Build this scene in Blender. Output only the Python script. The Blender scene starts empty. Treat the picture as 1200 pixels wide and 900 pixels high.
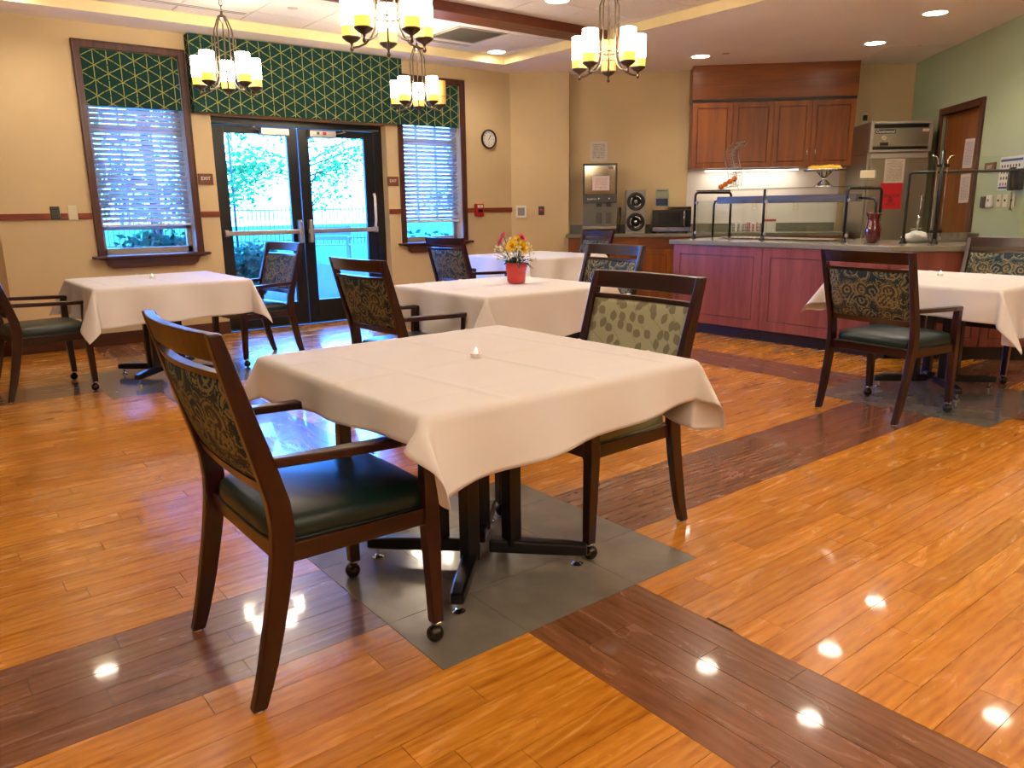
import bpy, bmesh, math, random
from mathutils import Vector, Matrix
random.seed(7)
PI = math.pi
S2 = math.sqrt(2.0)
scene = bpy.context.scene
COL = scene.collection

# ------------------------------------------------------------------ camera
CAM = Vector((-1.0226, -1.6235, 1.25))
F_PX = 901.5
def cam_basis():
    yaw, pitch, roll = math.radians(51.8015), math.radians(12.9016), math.radians(-0.7491)
    f = Vector((math.cos(yaw) * math.cos(pitch), math.sin(yaw) * math.cos(pitch), -math.sin(pitch)))
    r = Vector((math.sin(yaw), -math.cos(yaw), 0))
    u = r.cross(f)
    c, s = math.cos(roll), math.sin(roll)
    return c * r + s * u, -s * r + c * u, f
CR, CU, CF = cam_basis()
cam_data = bpy.data.cameras.new('camera')
cam_data.sensor_width = 36.0
cam_data.lens = F_PX / 1200.0 * 36.0
cam_data.clip_start = 0.05
cam_data.clip_end = 300
cam_obj = bpy.data.objects.new('camera', cam_data)
COL.objects.link(cam_obj)
cam_obj.matrix_world = Matrix(((CR.x, CU.x, -CF.x, CAM.x), (CR.y, CU.y, -CF.y, CAM.y), (CR.z, CU.z, -CF.z, CAM.z), (0, 0, 0, 1)))
scene.camera = cam_obj

# ------------------------------------------------------------------ sky and exposure
SKY_COLOR = (0.05, 0.24, 1.0)
SKY_STRENGTH = 42.0
LAMP_COLOR = (1.0, 0.86, 0.67)
SHADE_STRENGTH = 32.0
DOWNLIGHT_LENS = 9.0
DOWNLIGHT_WATTS = 24.0
world = bpy.data.worlds.new('sky')
scene.world = world
world.use_nodes = True
bg = world.node_tree.nodes['Background']
bg.inputs['Color'].default_value = (*SKY_COLOR, 1)
bg.inputs['Strength'].default_value = SKY_STRENGTH
sun_data = bpy.data.lights.new('sun', 'SUN')
sun_data.energy = 1.0
sun_data.color = (0.80, 0.94, 1.0)
sun_data.angle = math.radians(2)
sun_obj = bpy.data.objects.new('sun', sun_data)
COL.objects.link(sun_obj)
sun_obj.location = (4, 14, 12)
sun_obj.rotation_euler = (math.radians(24), math.radians(30), 0)
scene.view_settings.view_transform = 'Standard'
scene.view_settings.look = 'None'
scene.view_settings.gamma = 1.0
scene.view_settings.use_curve_mapping = False
scene.view_settings.exposure = 0.45

# ------------------------------------------------------------------ helpers
def uv(u, v, z=0.0):
    """kitchen axes (u along the kitchen wall, v towards it) to room axes"""
    return Vector(((u + v) / S2, (v - u) / S2, z))
KROT = -PI / 4

def lin(c):
    return tuple((x / 12.92 if x <= 0.04045 else ((x + 0.055) / 1.055) ** 2.4) for x in c)
def hexc(h):
    return lin(tuple(int(h[i:i + 2], 16) / 255 for i in (0, 2, 4)))

class MB:
    def __init__(self):
        self.v, self.f, self.pid = [], [], []
        self.T = None
    def _add(self, vs, fs, pid=0.0):
        o = len(self.v)
        if self.T is not None:
            vs = [self.T @ Vector(p) for p in vs]
        self.v += [tuple(p) for p in vs]
        self.f += [tuple(i + o for i in f) for f in fs]
        self.pid += [pid] * len(fs)
        return self
    def box(self, x0, x1, y0, y1, z0, z1, pid=0.0):
        vs = [(x0, y0, z0), (x1, y0, z0), (x1, y1, z0), (x0, y1, z0), (x0, y0, z1), (x1, y0, z1), (x1, y1, z1), (x0, y1, z1)]
        return self._add(vs, [(0, 3, 2, 1), (4, 5, 6, 7), (0, 1, 5, 4), (1, 2, 6, 5), (2, 3, 7, 6), (3, 0, 4, 7)], pid)
    def tube(self, pts, r, n=8, cap=True):
        pts = [Vector(p) for p in pts]
        rs = r if isinstance(r, (list, tuple)) else [r] * len(pts)
        vs, fs = [], []
        up = None
        for i, p in enumerate(pts):
            if i == 0: d = pts[1] - pts[0]
            elif i == len(pts) - 1: d = pts[-1] - pts[-2]
            else: d = (pts[i + 1] - p).normalized() + (p - pts[i - 1]).normalized()
            if d.length < 1e-9: d = Vector((0, 0, 1))
            d.normalize()
            if up is None:
                up = Vector((0, 0, 1)) if abs(d.z) < 0.9 else Vector((1, 0, 0))
            a = up - d * up.dot(d)
            if a.length < 1e-6: a = d.orthogonal()
            a.normalize(); up = a
            b = d.cross(a)
            for k in range(n):
                t = 2 * PI * k / n
                vs.append(p + (a * math.cos(t) + b * math.sin(t)) * rs[i])
        for i in range(len(pts) - 1):
            for k in range(n):
                fs.append((i * n + k, i * n + (k + 1) % n, (i + 1) * n + (k + 1) % n, (i + 1) * n + k))
        if cap:
            fs.append(tuple(range(n - 1, -1, -1)))
            fs.append(tuple((len(pts) - 1) * n + k for k in range(n)))
        return self._add(vs, fs)
    def bar(self, pts, wx, wy, ax=(1, 0, 0), ay=(0, 1, 0)):
        """sweep of a rectangle whose sides stay along ax and ay; wx, wy lists of widths"""
        ax, ay = Vector(ax), Vector(ay)
        n = len(pts)
        wx = wx if isinstance(wx, (list, tuple)) else [wx] * n
        wy = wy if isinstance(wy, (list, tuple)) else [wy] * n
        vs, fs = [], []
        for p, a, b in zip(pts, wx, wy):
            p = Vector(p)
            for sx, sy in ((-1, -1), (1, -1), (1, 1), (-1, 1)):
                vs.append(p + ax * (sx * a / 2) + ay * (sy * b / 2))
        for i in range(n - 1):
            for k in range(4):
                fs.append((i * 4 + k, i * 4 + (k + 1) % 4, i * 4 + 4 + (k + 1) % 4, i * 4 + 4 + k))
        fs.append((3, 2, 1, 0)); fs.append(tuple((n - 1) * 4 + k for k in range(4)))
        return self._add(vs, fs)
    def lathe(self, prof, n=20, c=(0, 0, 0), cap=True):
        vs, fs = [], []
        for r, z in prof:
            for k in range(n):
                t = 2 * PI * k / n
                vs.append((c[0] + r * math.cos(t), c[1] + r * math.sin(t), c[2] + z))
        for i in range(len(prof) - 1):
            for k in range(n):
                fs.append((i * n + k, i * n + (k + 1) % n, (i + 1) * n + (k + 1) % n, (i + 1) * n + k))
        if cap:
            if prof[0][0] > 1e-5: fs.append(tuple(range(n - 1, -1, -1)))
            if prof[-1][0] > 1e-5: fs.append(tuple((len(prof) - 1) * n + k for k in range(n)))
        return self._add(vs, fs)
    def ball(self, c, r, nu=12, nv=8, sc=(1, 1, 1)):
        vs, fs = [], []
        for i in range(nv + 1):
            ph = PI * i / nv
            for k in range(nu):
                t = 2 * PI * k / nu
                vs.append((c[0] + sc[0] * r * math.sin(ph) * math.cos(t), c[1] + sc[1] * r * math.sin(ph) * math.sin(t), c[2] - sc[2] * r * math.cos(ph)))
        for i in range(nv):
            for k in range(nu):
                fs.append((i * nu + k, i * nu + (k + 1) % nu, (i + 1) * nu + (k + 1) % nu, (i + 1) * nu + k))
        return self._add(vs, fs)
    def prism(self, poly, z0, z1):
        n = len(poly)
        vs = [(x, y, z0) for x, y in poly] + [(x, y, z1) for x, y in poly]
        fs = [tuple(range(n - 1, -1, -1)), tuple(range(n, 2 * n))] + [(k, (k + 1) % n, n + (k + 1) % n, n + k) for k in range(n)]
        return self._add(vs, fs)
    def prism_axis(self, poly, a0, a1, axis='x'):
        """polygon in the plane across the axis, extruded along it: x -> (y,z), y -> (x,z)"""
        n = len(poly)
        if axis == 'x': vs = [(a, p, q) for a in (a0, a1) for p, q in poly]
        else: vs = [(p, a, q) for a in (a0, a1) for p, q in poly]
        fs = [tuple(range(n - 1, -1, -1)), tuple(range(n, 2 * n))] + [(k, (k + 1) % n, n + (k + 1) % n, n + k) for k in range(n)]
        return self._add(vs, fs)
    def grid(self, fn, nu, nv, closed=False):
        vs = [fn(i, j) for i in range(nu) for j in range(nv)]
        fs = []
        for i in range(nu - 1):
            for j in range(nv - (0 if closed else 1)):
                j2 = (j + 1) % nv
                fs.append((i * nv + j, (i + 1) * nv + j, (i + 1) * nv + j2, i * nv + j2))
        return self._add(vs, fs)
    def mesh(self, name, mat, smooth=False, fix=True):
        me = bpy.data.meshes.new(name)
        me.from_pydata(self.v, [], self.f)
        if fix:
            bm = bmesh.new(); bm.from_mesh(me)
            bmesh.ops.recalc_face_normals(bm, faces=bm.faces)
            bm.to_mesh(me); bm.free()
        if any(self.pid):
            at = me.attributes.new('pid', 'FLOAT', 'FACE')
            at.data.foreach_set('value', self.pid)
        if mat is not None: me.materials.append(mat)
        if smooth:
            me.polygons.foreach_set('use_smooth', [True] * len(me.polygons))
        me.update()
        return me
    def build(self, name, mat, parent=None, smooth=False, bevel=0.0, seg=2, fix=True, auto=False):
        o = bpy.data.objects.new(name, self.mesh(name, mat, smooth, fix))
        COL.objects.link(o)
        if parent is not None: o.parent = parent
        if bevel:
            m = o.modifiers.new('bevel', 'BEVEL'); m.width = bevel; m.segments = seg; m.limit_method = 'ANGLE'; m.angle_limit = math.radians(35)
        return o

def tag(o, label, cat, group=None, kind=None):
    o['label'] = label; o['category'] = cat
    if group: o['group'] = group
    if kind: o['kind'] = kind
    return o
def thing(name, label, cat, loc=(0, 0, 0), rz=0.0, group=None):
    o = bpy.data.objects.new(name, None)
    COL.objects.link(o)
    o.empty_display_size = 0.1
    o.location = loc; o.rotation_euler = (0, 0, rz)
    return tag(o, label, cat, group)
def struct(o, label=None, cat=None):
    o['kind'] = 'structure'
    if label: o['label'] = label
    if cat: o['category'] = cat
    return o
def copy_tree(o, parent=None):
    c = o.copy(); COL.objects.link(c)
    if parent is not None: c.parent = parent
    for ch in list(o.children): copy_tree(ch, c)
    return c
def text_part(name, body, size, mat, parent, loc, rot, align='CENTER', depth=0.001, xs=1.0):
    cu = bpy.data.curves.new(name, 'FONT')
    cu.body = body; cu.size = size; cu.align_x = align; cu.align_y = 'CENTER'; cu.extrude = depth; cu.resolution_u = 3
    tmp = bpy.data.objects.new(name + '_source', cu)
    me = bpy.data.meshes.new_from_object(tmp)
    bpy.data.objects.remove(tmp); bpy.data.curves.remove(cu)
    me.name = name
    me.materials.clear(); me.materials.append(mat)
    o = bpy.data.objects.new(name, me); COL.objects.link(o)
    o.parent = parent; o.location = loc; o.rotation_euler = rot; o.scale = (xs, 1, 1)
    return o

# ------------------------------------------------------------------ materials
class NT:
    def __init__(self, name):
        self.m = bpy.data.materials.new(name); self.m.use_nodes = True
        self.nt = self.m.node_tree; self.n = self.nt.nodes; self.l = self.nt.links
        self.bsdf = self.n['Principled BSDF']; self.out = self.n['Material Output']
    def node(self, t, **kw):
        x = self.n.new(t)
        for k, v in kw.items():
            if k.startswith('i_'):
                x.inputs[k[2:].replace('_', ' ')].default_value = v
            else: setattr(x, k, v)
        return x
    def link(self, a, b): self.l.new(a, b)
    def math(self, op, a, b=None, c=None):
        x = self.n.new('ShaderNodeMath'); x.operation = op
        for i, q in enumerate((a, b, c)):
            if q is None: continue
            if isinstance(q, (int, float)): x.inputs[i].default_value = q
            else: self.l.new(q, x.inputs[i])
        return x.outputs[0]
    def ramp(self, fac, stops, interp='LINEAR'):
        r = self.n.new('ShaderNodeValToRGB'); r.color_ramp.interpolation = interp
        e = r.color_ramp.elements
        while len(e) > 1: e.remove(e[-1])
        e[0].position = stops[0][0]; e[0].color = (*stops[0][1], 1)
        for p, c in stops[1:]:
            q = e.new(p); q.color = (*c, 1)
        self.l.new(fac, r.inputs[0])
        return r.outputs[0]
    def mix(self, fac, a, b, mode='MIX'):
        x = self.n.new('ShaderNodeMix'); x.data_type = 'RGBA'; x.blend_type = mode
        for i, q in ((0, fac), (6, a), (7, b)):
            if isinstance(q, (int, float)): x.inputs[i].default_value = q
            elif isinstance(q, tuple): x.inputs[i].default_value = (*q, 1) if len(q) == 3 else q
            else: self.l.new(q, x.inputs[i])
        return x.outputs[2]
    def mapped(self, coord='Object', scale=(1, 1, 1), rot=(0, 0, 0), loc=(0, 0, 0)):
        tc = self.n.new('ShaderNodeTexCoord'); mp = self.n.new('ShaderNodeMapping')
        mp.inputs['Scale'].default_value = scale; mp.inputs['Rotation'].default_value = rot; mp.inputs['Location'].default_value = loc
        self.l.new(tc.outputs[coord], mp.inputs[0])
        return mp.outputs[0]
    def noise(self, vec, scale=5, detail=3, rough=0.5, dim='3D', dist=0.0):
        x = self.n.new('ShaderNodeTexNoise'); x.noise_dimensions = dim
        x.inputs['Scale'].default_value = scale; x.inputs['Detail'].default_value = detail; x.inputs['Roughness'].default_value = rough; x.inputs['Distortion'].default_value = dist
        if vec is not None: self.l.new(vec, x.inputs['Vector'])
        return x.outputs[0]
    def bump(self, h, strength=0.2, dist=0.01):
        b = self.n.new('ShaderNodeBump'); b.inputs['Strength'].default_value = strength; b.inputs['Distance'].default_value = dist
        self.l.new(h, b.inputs['Height']); self.l.new(b.outputs[0], self.bsdf.inputs['Normal'])
    def set(self, **kw):
        for k, v in kw.items():
            key = {'color': 'Base Color', 'rough': 'Roughness', 'metal': 'Metallic', 'spec': 'Specular IOR Level', 'coat': 'Coat Weight', 'coat_rough': 'Coat Roughness', 'sheen': 'Sheen Weight',
                   'trans': 'Transmission Weight', 'ecolor': 'Emission Color', 'emit': 'Emission Strength', 'sss': 'Subsurface Weight'}[k]
            s = self.bsdf.inputs[key]
            if isinstance(v, (int, float)): s.default_value = v
            elif isinstance(v, tuple): s.default_value = (*v, 1)
            else: self.l.new(v, s)
        return self

def paint(name, c, rough=0.6, metal=0.0, var=0.05, scale=6.0, bump=0.0, bscale=200.0, spec=0.5, coat=0.0):
    t = NT(name)
    v = t.mapped('Object')
    n = t.noise(v, scale, 3)
    a = tuple(min(1, x * (1 - var)) for x in c); b = tuple(min(1, x * (1 + var)) for x in c)
    t.set(color=t.ramp(n, [(0.3, a), (0.7, b)]), rough=rough, metal=metal, spec=spec, coat=coat)
    if bump:
        t.bump(t.noise(v, bscale, 2), bump, 0.002)
    return t.m

def wood(name, c0, c1, c2, axis='z', rough=0.35, grain=18.0, spec=0.5, coat=0.0):
    t = NT(name)
    lng = 0.09
    sc = {'x': (lng, 1, 1), 'y': (1, lng, 1), 'z': (1, 1, lng)}[axis]
    v = t.mapped('Object', scale=sc)
    n = t.noise(v, grain, 5, 0.6, dist=0.6)
    n2 = t.noise(v, grain * 6, 2, 0.5)
    f = t.math('ADD', t.math('MULTIPLY', n, 0.75), t.math('MULTIPLY', n2, 0.25))
    t.set(color=t.ramp(f, [(0.3, c0), (0.5, c1), (0.72, c2)]), rough=rough, spec=spec, coat=coat)
    t.bump(f, 0.05, 0.002)
    return t.m

def plank_mat(name, c0, c1, c2, c3, axis):
    t = NT(name)
    geo = t.node('ShaderNodeNewGeometry')
    att = t.node('ShaderNodeAttribute', attribute_name='pid')
    pid = att.outputs['Fac']
    comb = t.node('ShaderNodeCombineXYZ')
    t.link(t.math('MULTIPLY', pid, 37.7), comb.inputs[0]); t.link(t.math('MULTIPLY', pid, 19.3), comb.inputs[1]); t.link(pid, comb.inputs[2])
    add = t.node('ShaderNodeVectorMath', operation='ADD')
    t.link(geo.outputs['Position'], add.inputs[0]); t.link(comb.outputs[0], add.inputs[1])
    mp = t.node('ShaderNodeMapping')
    mp.inputs['Scale'].default_value = (0.17, 1, 1) if axis == 'x' else (1, 0.17, 1)
    t.link(add.outputs[0], mp.inputs[0])
    n1 = t.noise(mp.outputs[0], 8, 6, 0.66, dist=2.2)
    n2 = t.noise(mp.outputs[0], 70, 3, 0.6, dist=0.3)
    w = t.node('ShaderNodeTexWave', wave_type='BANDS', bands_direction='Y' if axis == 'x' else 'X')
    w.inputs['Scale'].default_value = 9; w.inputs['Distortion'].default_value = 9; w.inputs['Detail'].default_value = 3; w.inputs['Detail Scale'].default_value = 1.3
    t.link(mp.outputs[0], w.inputs['Vector'])
    f = t.math('ADD', t.math('ADD', t.math('MULTIPLY', n1, 0.5), t.math('MULTIPLY', n2, 0.38)), t.math('MULTIPLY', w.outputs['Fac'], 0.12))
    base = t.ramp(f, [(0.24, c0), (0.40, c1), (0.56, c2), (0.74, c3)])
    # plank to plank tone, and knots
    wn = t.node('ShaderNodeTexWhiteNoise', noise_dimensions='1D'); t.link(pid, wn.inputs['W'])
    tone = t.ramp(wn.outputs['Value'], [(0.0, (0.86, 0.84, 0.80)), (0.5, (0.97, 0.965, 0.96)), (1.0, (1.07, 1.07, 1.05))])
    col = t.mix(1.0, base, tone, 'MULTIPLY')
    mk = t.node('ShaderNodeMapping'); mk.inputs['Scale'].default_value = (0.55, 1, 1) if axis == 'x' else (1, 0.55, 1)
    t.link(add.outputs[0], mk.inputs[0])
    kn = t.noise(mk.outputs[0], 11, 2, 0.5)
    col = t.mix(t.ramp(kn, [(0.69, (0, 0, 0)), (0.80, (0.6, 0.6, 0.6))]), col, c0)
    t.set(color=col, rough=t.ramp(n1, [(0.3, (0.20, 0.20, 0.20)), (0.7, (0.30, 0.30, 0.30))]), spec=0.4, coat=0.5, coat_rough=0.05)
    wv = t.noise(geo.outputs['Position'], 14, 2, 0.5)
    h = t.math('ADD', t.math('MULTIPLY', f, 0.06), t.math('MULTIPLY', wv, 0.8))
    t.bump(h, 0.009, 0.004)
    t.link(t.bsdf.inputs['Normal'].links[0].from_socket, t.bsdf.inputs['Coat Normal'])
    return t.m

def glass_mat(name, tint=(0.97, 0.99, 0.99), refl=1.0, rough=0.0):
    t = NT(name)
    t.n.remove(t.bsdf)
    tr = t.node('ShaderNodeBsdfTransparent'); tr.inputs[0].default_value = (*tint, 1)
    gl = t.node('ShaderNodeBsdfGlossy'); gl.inputs['Roughness'].default_value = rough
    fr = t.node('ShaderNodeFresnel'); fr.inputs[0].default_value = 1.45
    mx = t.node('ShaderNodeMixShader')
    t.link(t.math('MULTIPLY', fr.outputs[0], refl), mx.inputs[0]); t.link(tr.outputs[0], mx.inputs[1]); t.link(gl.outputs[0], mx.inputs[2])
    t.link(mx.outputs[0], t.out.inputs[0])
    return t.m

def emit_mat(name, c, s, base=(0.8, 0.8, 0.8)):
    t = NT(name)
    n = t.noise(t.mapped('Object'), 12, 2)
    t.set(color=base, ecolor=t.mix(n, tuple(x * 0.95 for x in c), c), emit=s, rough=0.4)
    return t.m

def paper_mat(name, base, ink, lines=14, margin=0.12, axis='xz', top=None):
    """sheet of paper with unreadably small rows of print"""
    t = NT(name)
    tc = t.node('ShaderNodeTexCoord'); sp = t.node('ShaderNodeSeparateXYZ')
    t.link(tc.outputs['Generated'], sp.inputs[0])
    x, z = sp.outputs[0], sp.outputs[2]
    row = t.math('MULTIPLY', z, lines)
    fr = t.math('FRACT', row)
    on = t.math('LESS_THAN', fr, 0.45)
    wn = t.node('ShaderNodeCombineXYZ'); t.link(t.math('MULTIPLY', x, 16), wn.inputs[0]); t.link(t.math('FLOOR', row), wn.inputs[1])
    wd = t.noise(wn.outputs[0], 2.2, 0)
    on = t.math('MULTIPLY', on, t.math('GREATER_THAN', wd, 0.42))
    for a, lo in ((x, margin), (z, margin * 0.8)):
        on = t.math('MULTIPLY', on, t.math('GREATER_THAN', a, lo))
        on = t.math('MULTIPLY', on, t.math('LESS_THAN', a, 1 - lo))
    col = t.mix(on, base, ink)
    if top:
        col = t.mix(t.math('GREATER_THAN', z, top[0]), col, top[1])
    t.set(color=col, rough=0.6)
    return t.m

def lattice_mat(name):
    """dark green cloth woven with a lattice of straw coloured lines in three directions"""
    t = NT(name)
    tc = t.node('ShaderNodeTexCoord'); sp = t.node('ShaderNodeSeparateXYZ'); t.link(tc.outputs['Object'], sp.inputs[0])
    x = t.math('ADD', sp.outputs[0], t.math('MULTIPLY', sp.outputs[1], 1.0)); z = sp.outputs[2]
    d = 0.114
    nz = t.noise(tc.outputs['Object'], 25, 2)
    tot = None
    for k, (a, b) in enumerate(((1, 0), (0.5, 0.8660254), (-0.5, 0.8660254))):
        p = t.math('ADD', t.math('MULTIPLY', x, a / d), t.math('MULTIPLY', z, b / d))
        p = t.math('ADD', p, t.math('MULTIPLY', nz, 0.09))
        f = t.math('ABSOLUTE', t.math('SUBTRACT', t.math('FRACT', t.math('ADD', p, 0.5)), 0.5))
        on = t.math('LESS_THAN', f, 0.032)
        # broken strokes
        q = t.math('ADD', t.math('MULTIPLY', x, -b / d * 0.8660254), t.math('MULTIPLY', z, a / d * 0.8660254))
        br = t.math('GREATER_THAN', t.math('ABSOLUTE', t.math('SUBTRACT', t.math('FRACT', t.math('MULTIPLY', q, 1.0)), 0.5)), 0.03)
        on = t.math('MULTIPLY', on, br)
        tot = on if tot is None else t.math('MAXIMUM', tot, on)
    n2 = t.noise(tc.outputs['Object'], 300, 2)
    gr = t.mix(n2, hexc('11332f'), hexc('19433d'))
    yl = t.mix(nz, hexc('7d8648'), hexc('b4b06c'))
    t.set(color=t.mix(tot, gr, yl), rough=0.85, spec=0.2)
    t.bump(n2, 0.15, 0.001)
    return t.m

def swirl_mat(name):
    """navy teal upholstery with tan looping motifs"""
    t = NT(name)
    tc = t.node('ShaderNodeTexCoord'); sp = t.node('ShaderNodeSeparateXYZ'); t.link(tc.outputs['Object'], sp.inputs[0])
    cb = t.node('ShaderNodeCombineXYZ'); t.link(sp.outputs[1], cb.inputs[0]); t.link(sp.outputs[2], cb.inputs[1])
    v = cb.outputs[0]
    wv = t.node('ShaderNodeTexNoise'); wv.inputs['Scale'].default_value = 9; wv.inputs['Detail'].default_value = 1; t.link(v, wv.inputs['Vector'])
    ad = t.node('ShaderNodeVectorMath', operation='MULTIPLY_ADD'); t.link(wv.outputs['Color'], ad.inputs[0]); ad.inputs[1].default_value = (0.035, 0.035, 0); t.link(v, ad.inputs[2])
    vo = t.node('ShaderNodeTexVoronoi', voronoi_dimensions='2D'); vo.inputs['Scale'].default_value = 10.5; vo.inputs['Randomness'].default_value = 0.75
    t.link(ad.outputs[0], vo.inputs['Vector'])
    d = vo.outputs['Distance']
    ring = t.math('LESS_THAN', t.math('ABSOLUTE', t.math('SUBTRACT', d, 0.42)), 0.055)
    ring2 = t.math('LESS_THAN', t.math('ABSOLUTE', t.math('SUBTRACT', d, 0.16)), 0.05)
    vc = t.node('ShaderNodeSeparateColor'); t.link(vo.outputs['Color'], vc.inputs[0])
    ring2 = t.math('MULTIPLY', ring2, t.math('GREATER_THAN', vc.outputs[0], 0.4))
    w = t.node('ShaderNodeTexWave', wave_type='BANDS', bands_direction='DIAGONAL'); w.inputs['Scale'].default_value = 22; w.inputs['Distortion'].default_value = 3
    t.link(v, w.inputs['Vector'])
    leaf = t.math('MULTIPLY', t.math('GREATER_THAN', w.outputs['Fac'], 0.55), t.math('GREATER_THAN', vc.outputs[1], 0.62))
    leaf = t.math('MULTIPLY', leaf, t.math('LESS_THAN', d, 0.34))
    vb = t.node('ShaderNodeTexVoronoi', voronoi_dimensions='2D'); vb.inputs['Scale'].default_value = 24; vb.inputs['Randomness'].default_value = 0.9
    t.link(ad.outputs[0], vb.inputs['Vector'])
    fine = t.math('LESS_THAN', t.math('ABSOLUTE', t.math('SUBTRACT', vb.outputs['Distance'], 0.36)), 0.07)
    fine = t.math('MULTIPLY', fine, t.math('GREATER_THAN', t.noise(v, 13, 0), 0.5))
    dots = t.math('LESS_THAN', t.math('ABSOLUTE', t.math('SUBTRACT', d, 0.55)), 0.03)
    dots = t.math('MULTIPLY', dots, t.math('GREATER_THAN', t.noise(v, 150, 0), 0.5))
    on = t.math('MAXIMUM', t.math('MAXIMUM', t.math('MAXIMUM', ring, ring2), leaf), t.math('MAXIMUM', fine, dots))
    chk = t.noise(v, 420, 1)
    on = t.math('MULTIPLY', on, t.math('GREATER_THAN', t.noise(v, 60, 1), 0.36))
    tan = t.mix(chk, hexc('6a6344'), hexc('948a60'))
    navy = t.mix(chk, hexc('10252c'), hexc('1f3d46'))
    dark = t.mix(t.math('GREATER_THAN', vc.outputs[2], 0.7), navy, hexc('3a3a30'))
    t.set(color=t.mix(on, dark, tan), rough=0.7, spec=0.3)
    t.bump(chk, 0.12, 0.001)
    return t.m

def leaf_mat(name):
    """sage green upholstery with grey brown leaf sprays"""
    t = NT(name)
    tc = t.node('ShaderNodeTexCoord'); sp = t.node('ShaderNodeSeparateXYZ'); t.link(tc.outputs['Object'], sp.inputs[0])
    cb = t.node('ShaderNodeCombineXYZ'); t.link(sp.outputs[1], cb.inputs[0]); t.link(sp.outputs[2], cb.inputs[1])
    v = cb.outputs[0]
    vo = t.node('ShaderNodeTexVoronoi', voronoi_dimensions='2D'); vo.inputs['Scale'].default_value = 19; vo.inputs['Randomness'].default_value = 0.75
    t.link(v, vo.inputs['Vector'])
    vc = t.node('ShaderNodeSeparateColor'); t.link(vo.outputs['Color'], vc.inputs[0])
    # offset from the cell centre, turned by a random angle, gives a pointed leaf
    df = t.node('ShaderNodeVectorMath', operation='SUBTRACT')
    sc = t.node('ShaderNodeVectorMath', operation='SCALE'); sc.inputs['Scale'].default_value = 1.0
    t.link(v, sc.inputs[0]); t.link(sc.outputs[0], df.inputs[0]); t.link(vo.outputs['Position'], df.inputs[1])
    rt = t.node('ShaderNodeVectorRotate', rotation_type='Z_AXIS'); t.link(df.outputs[0], rt.inputs['Vector'])
    t.link(t.math('MULTIPLY', vc.outputs[0], 2.4), rt.inputs['Angle'])
    s2 = t.node('ShaderNodeSeparateXYZ'); t.link(rt.outputs[0], s2.inputs[0])
    ay = t.math('ABSOLUTE', s2.outputs[1]); ax = s2.outputs[0]
    hw = t.math('MULTIPLY', t.math('SUBTRACT', 1.0, t.math('POWER', t.math('ABSOLUTE', t.math('DIVIDE', ax, 0.0235)), 2.0)), 0.0165)
    leaf = t.math('LESS_THAN', ay, hw)
    leaf = t.math('MULTIPLY', leaf, t.math('GREATER_THAN', vc.outputs[1], 0.10))
    # stems
    wv = t.node('ShaderNodeTexWave', wave_type='BANDS', bands_direction='DIAGONAL'); wv.inputs['Scale'].default_value = 3.3; wv.inputs['Distortion'].default_value = 2.5; wv.inputs['Detail'].default_value = 0
    t.link(v, wv.inputs['Vector'])
    stem = t.math('LESS_THAN', t.math('ABSOLUTE', t.math('SUBTRACT', wv.outputs['Fac'], 0.5)), 0.035)
    on = t.math('MAXIMUM', leaf, t.math('MULTIPLY', stem, 0.6))
    ck = t.noise(v, 500, 1)
    t.set(color=t.mix(on, t.mix(ck, hexc('9a9c7c'), hexc('b0b292')), t.mix(ck, hexc('73715b'), hexc('86836b'))), rough=0.75, spec=0.3)
    t.bump(ck, 0.12, 0.001)
    return t.m

M = {}
M['cream'] = paint('cream_wall_paint', hexc('d0b88c'), 0.7, var=0.03, scale=2.5, bump=0.12, bscale=260)
M['green_wall'] = paint('sage_wall_paint', hexc('aebb97'), 0.7, var=0.03, scale=2.5, bump=0.1)
M['soffit'] = paint('ceiling_paint', hexc('f8eee8'), 0.85, var=0.03, scale=1.5, bump=0.1)
M['coffer'] = paint('coffer_paint', hexc('f0dca4'), 0.7, var=0.03)
M['tile_white'] = paint('mineral_ceiling_tile', hexc('e6ddd2'), 0.9, var=0.04, scale=30, bump=0.35, bscale=350)
M['grid_white'] = paint('ceiling_grid', hexc('b9ada0'), 0.6, var=0.02)
M['plank_light'] = plank_mat('oak_plank', hexc('7c4610'), hexc('b8721f'), hexc('cd882d'), hexc('dfa244'), 'x')
M['plank_dark_x'] = plank_mat('walnut_plank_across', hexc('4d2f1e'), hexc('74492e'), hexc('85573a'), hexc('966a4a'), 'x')
M['plank_dark_y'] = plank_mat('walnut_plank_along', hexc('4d2f1e'), hexc('74492e'), hexc('85573a'), hexc('966a4a'), 'y')
def tile_floor():
    t = NT('grey_stone_tile')
    geo = t.node('ShaderNodeNewGeometry')
    n = t.noise(geo.outputs['Position'], 5, 5, 0.6)
    n2 = t.noise(geo.outputs['Position'], 14, 2, 0.5)
    t.set(color=t.ramp(n, [(0.3, hexc('706a5f')), (0.7, hexc('857d70'))]), rough=t.ramp(n, [(0.3, (0.14,) * 3), (0.7, (0.2,) * 3)]), spec=0.45, coat=0.3, coat_rough=0.05)
    t.bump(n2, 0.04, 0.004)
    return t.m
M['grey_tile'] = tile_floor()
M['floor_base'] = paint('floor_underlay', hexc('2a1a0e'), 0.6)
M['cherry'] = wood('dark_cherry_stain', hexc('130403'), hexc('270907'), hexc('3a0f0b'), 'z', 0.28, coat=0.3)
M['cherry_x'] = wood('dark_cherry_stain_across', hexc('130403'), hexc('270907'), hexc('3a0f0b'), 'y', 0.28, coat=0.3)
M['trim'] = wood('walnut_trim', hexc('2a1209'), hexc('4a2413'), hexc('633319'), 'x', 0.35)
M['trim_v'] = wood('walnut_trim_upright', hexc('2a1209'), hexc('4a2413'), hexc('633319'), 'z', 0.35)
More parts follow.
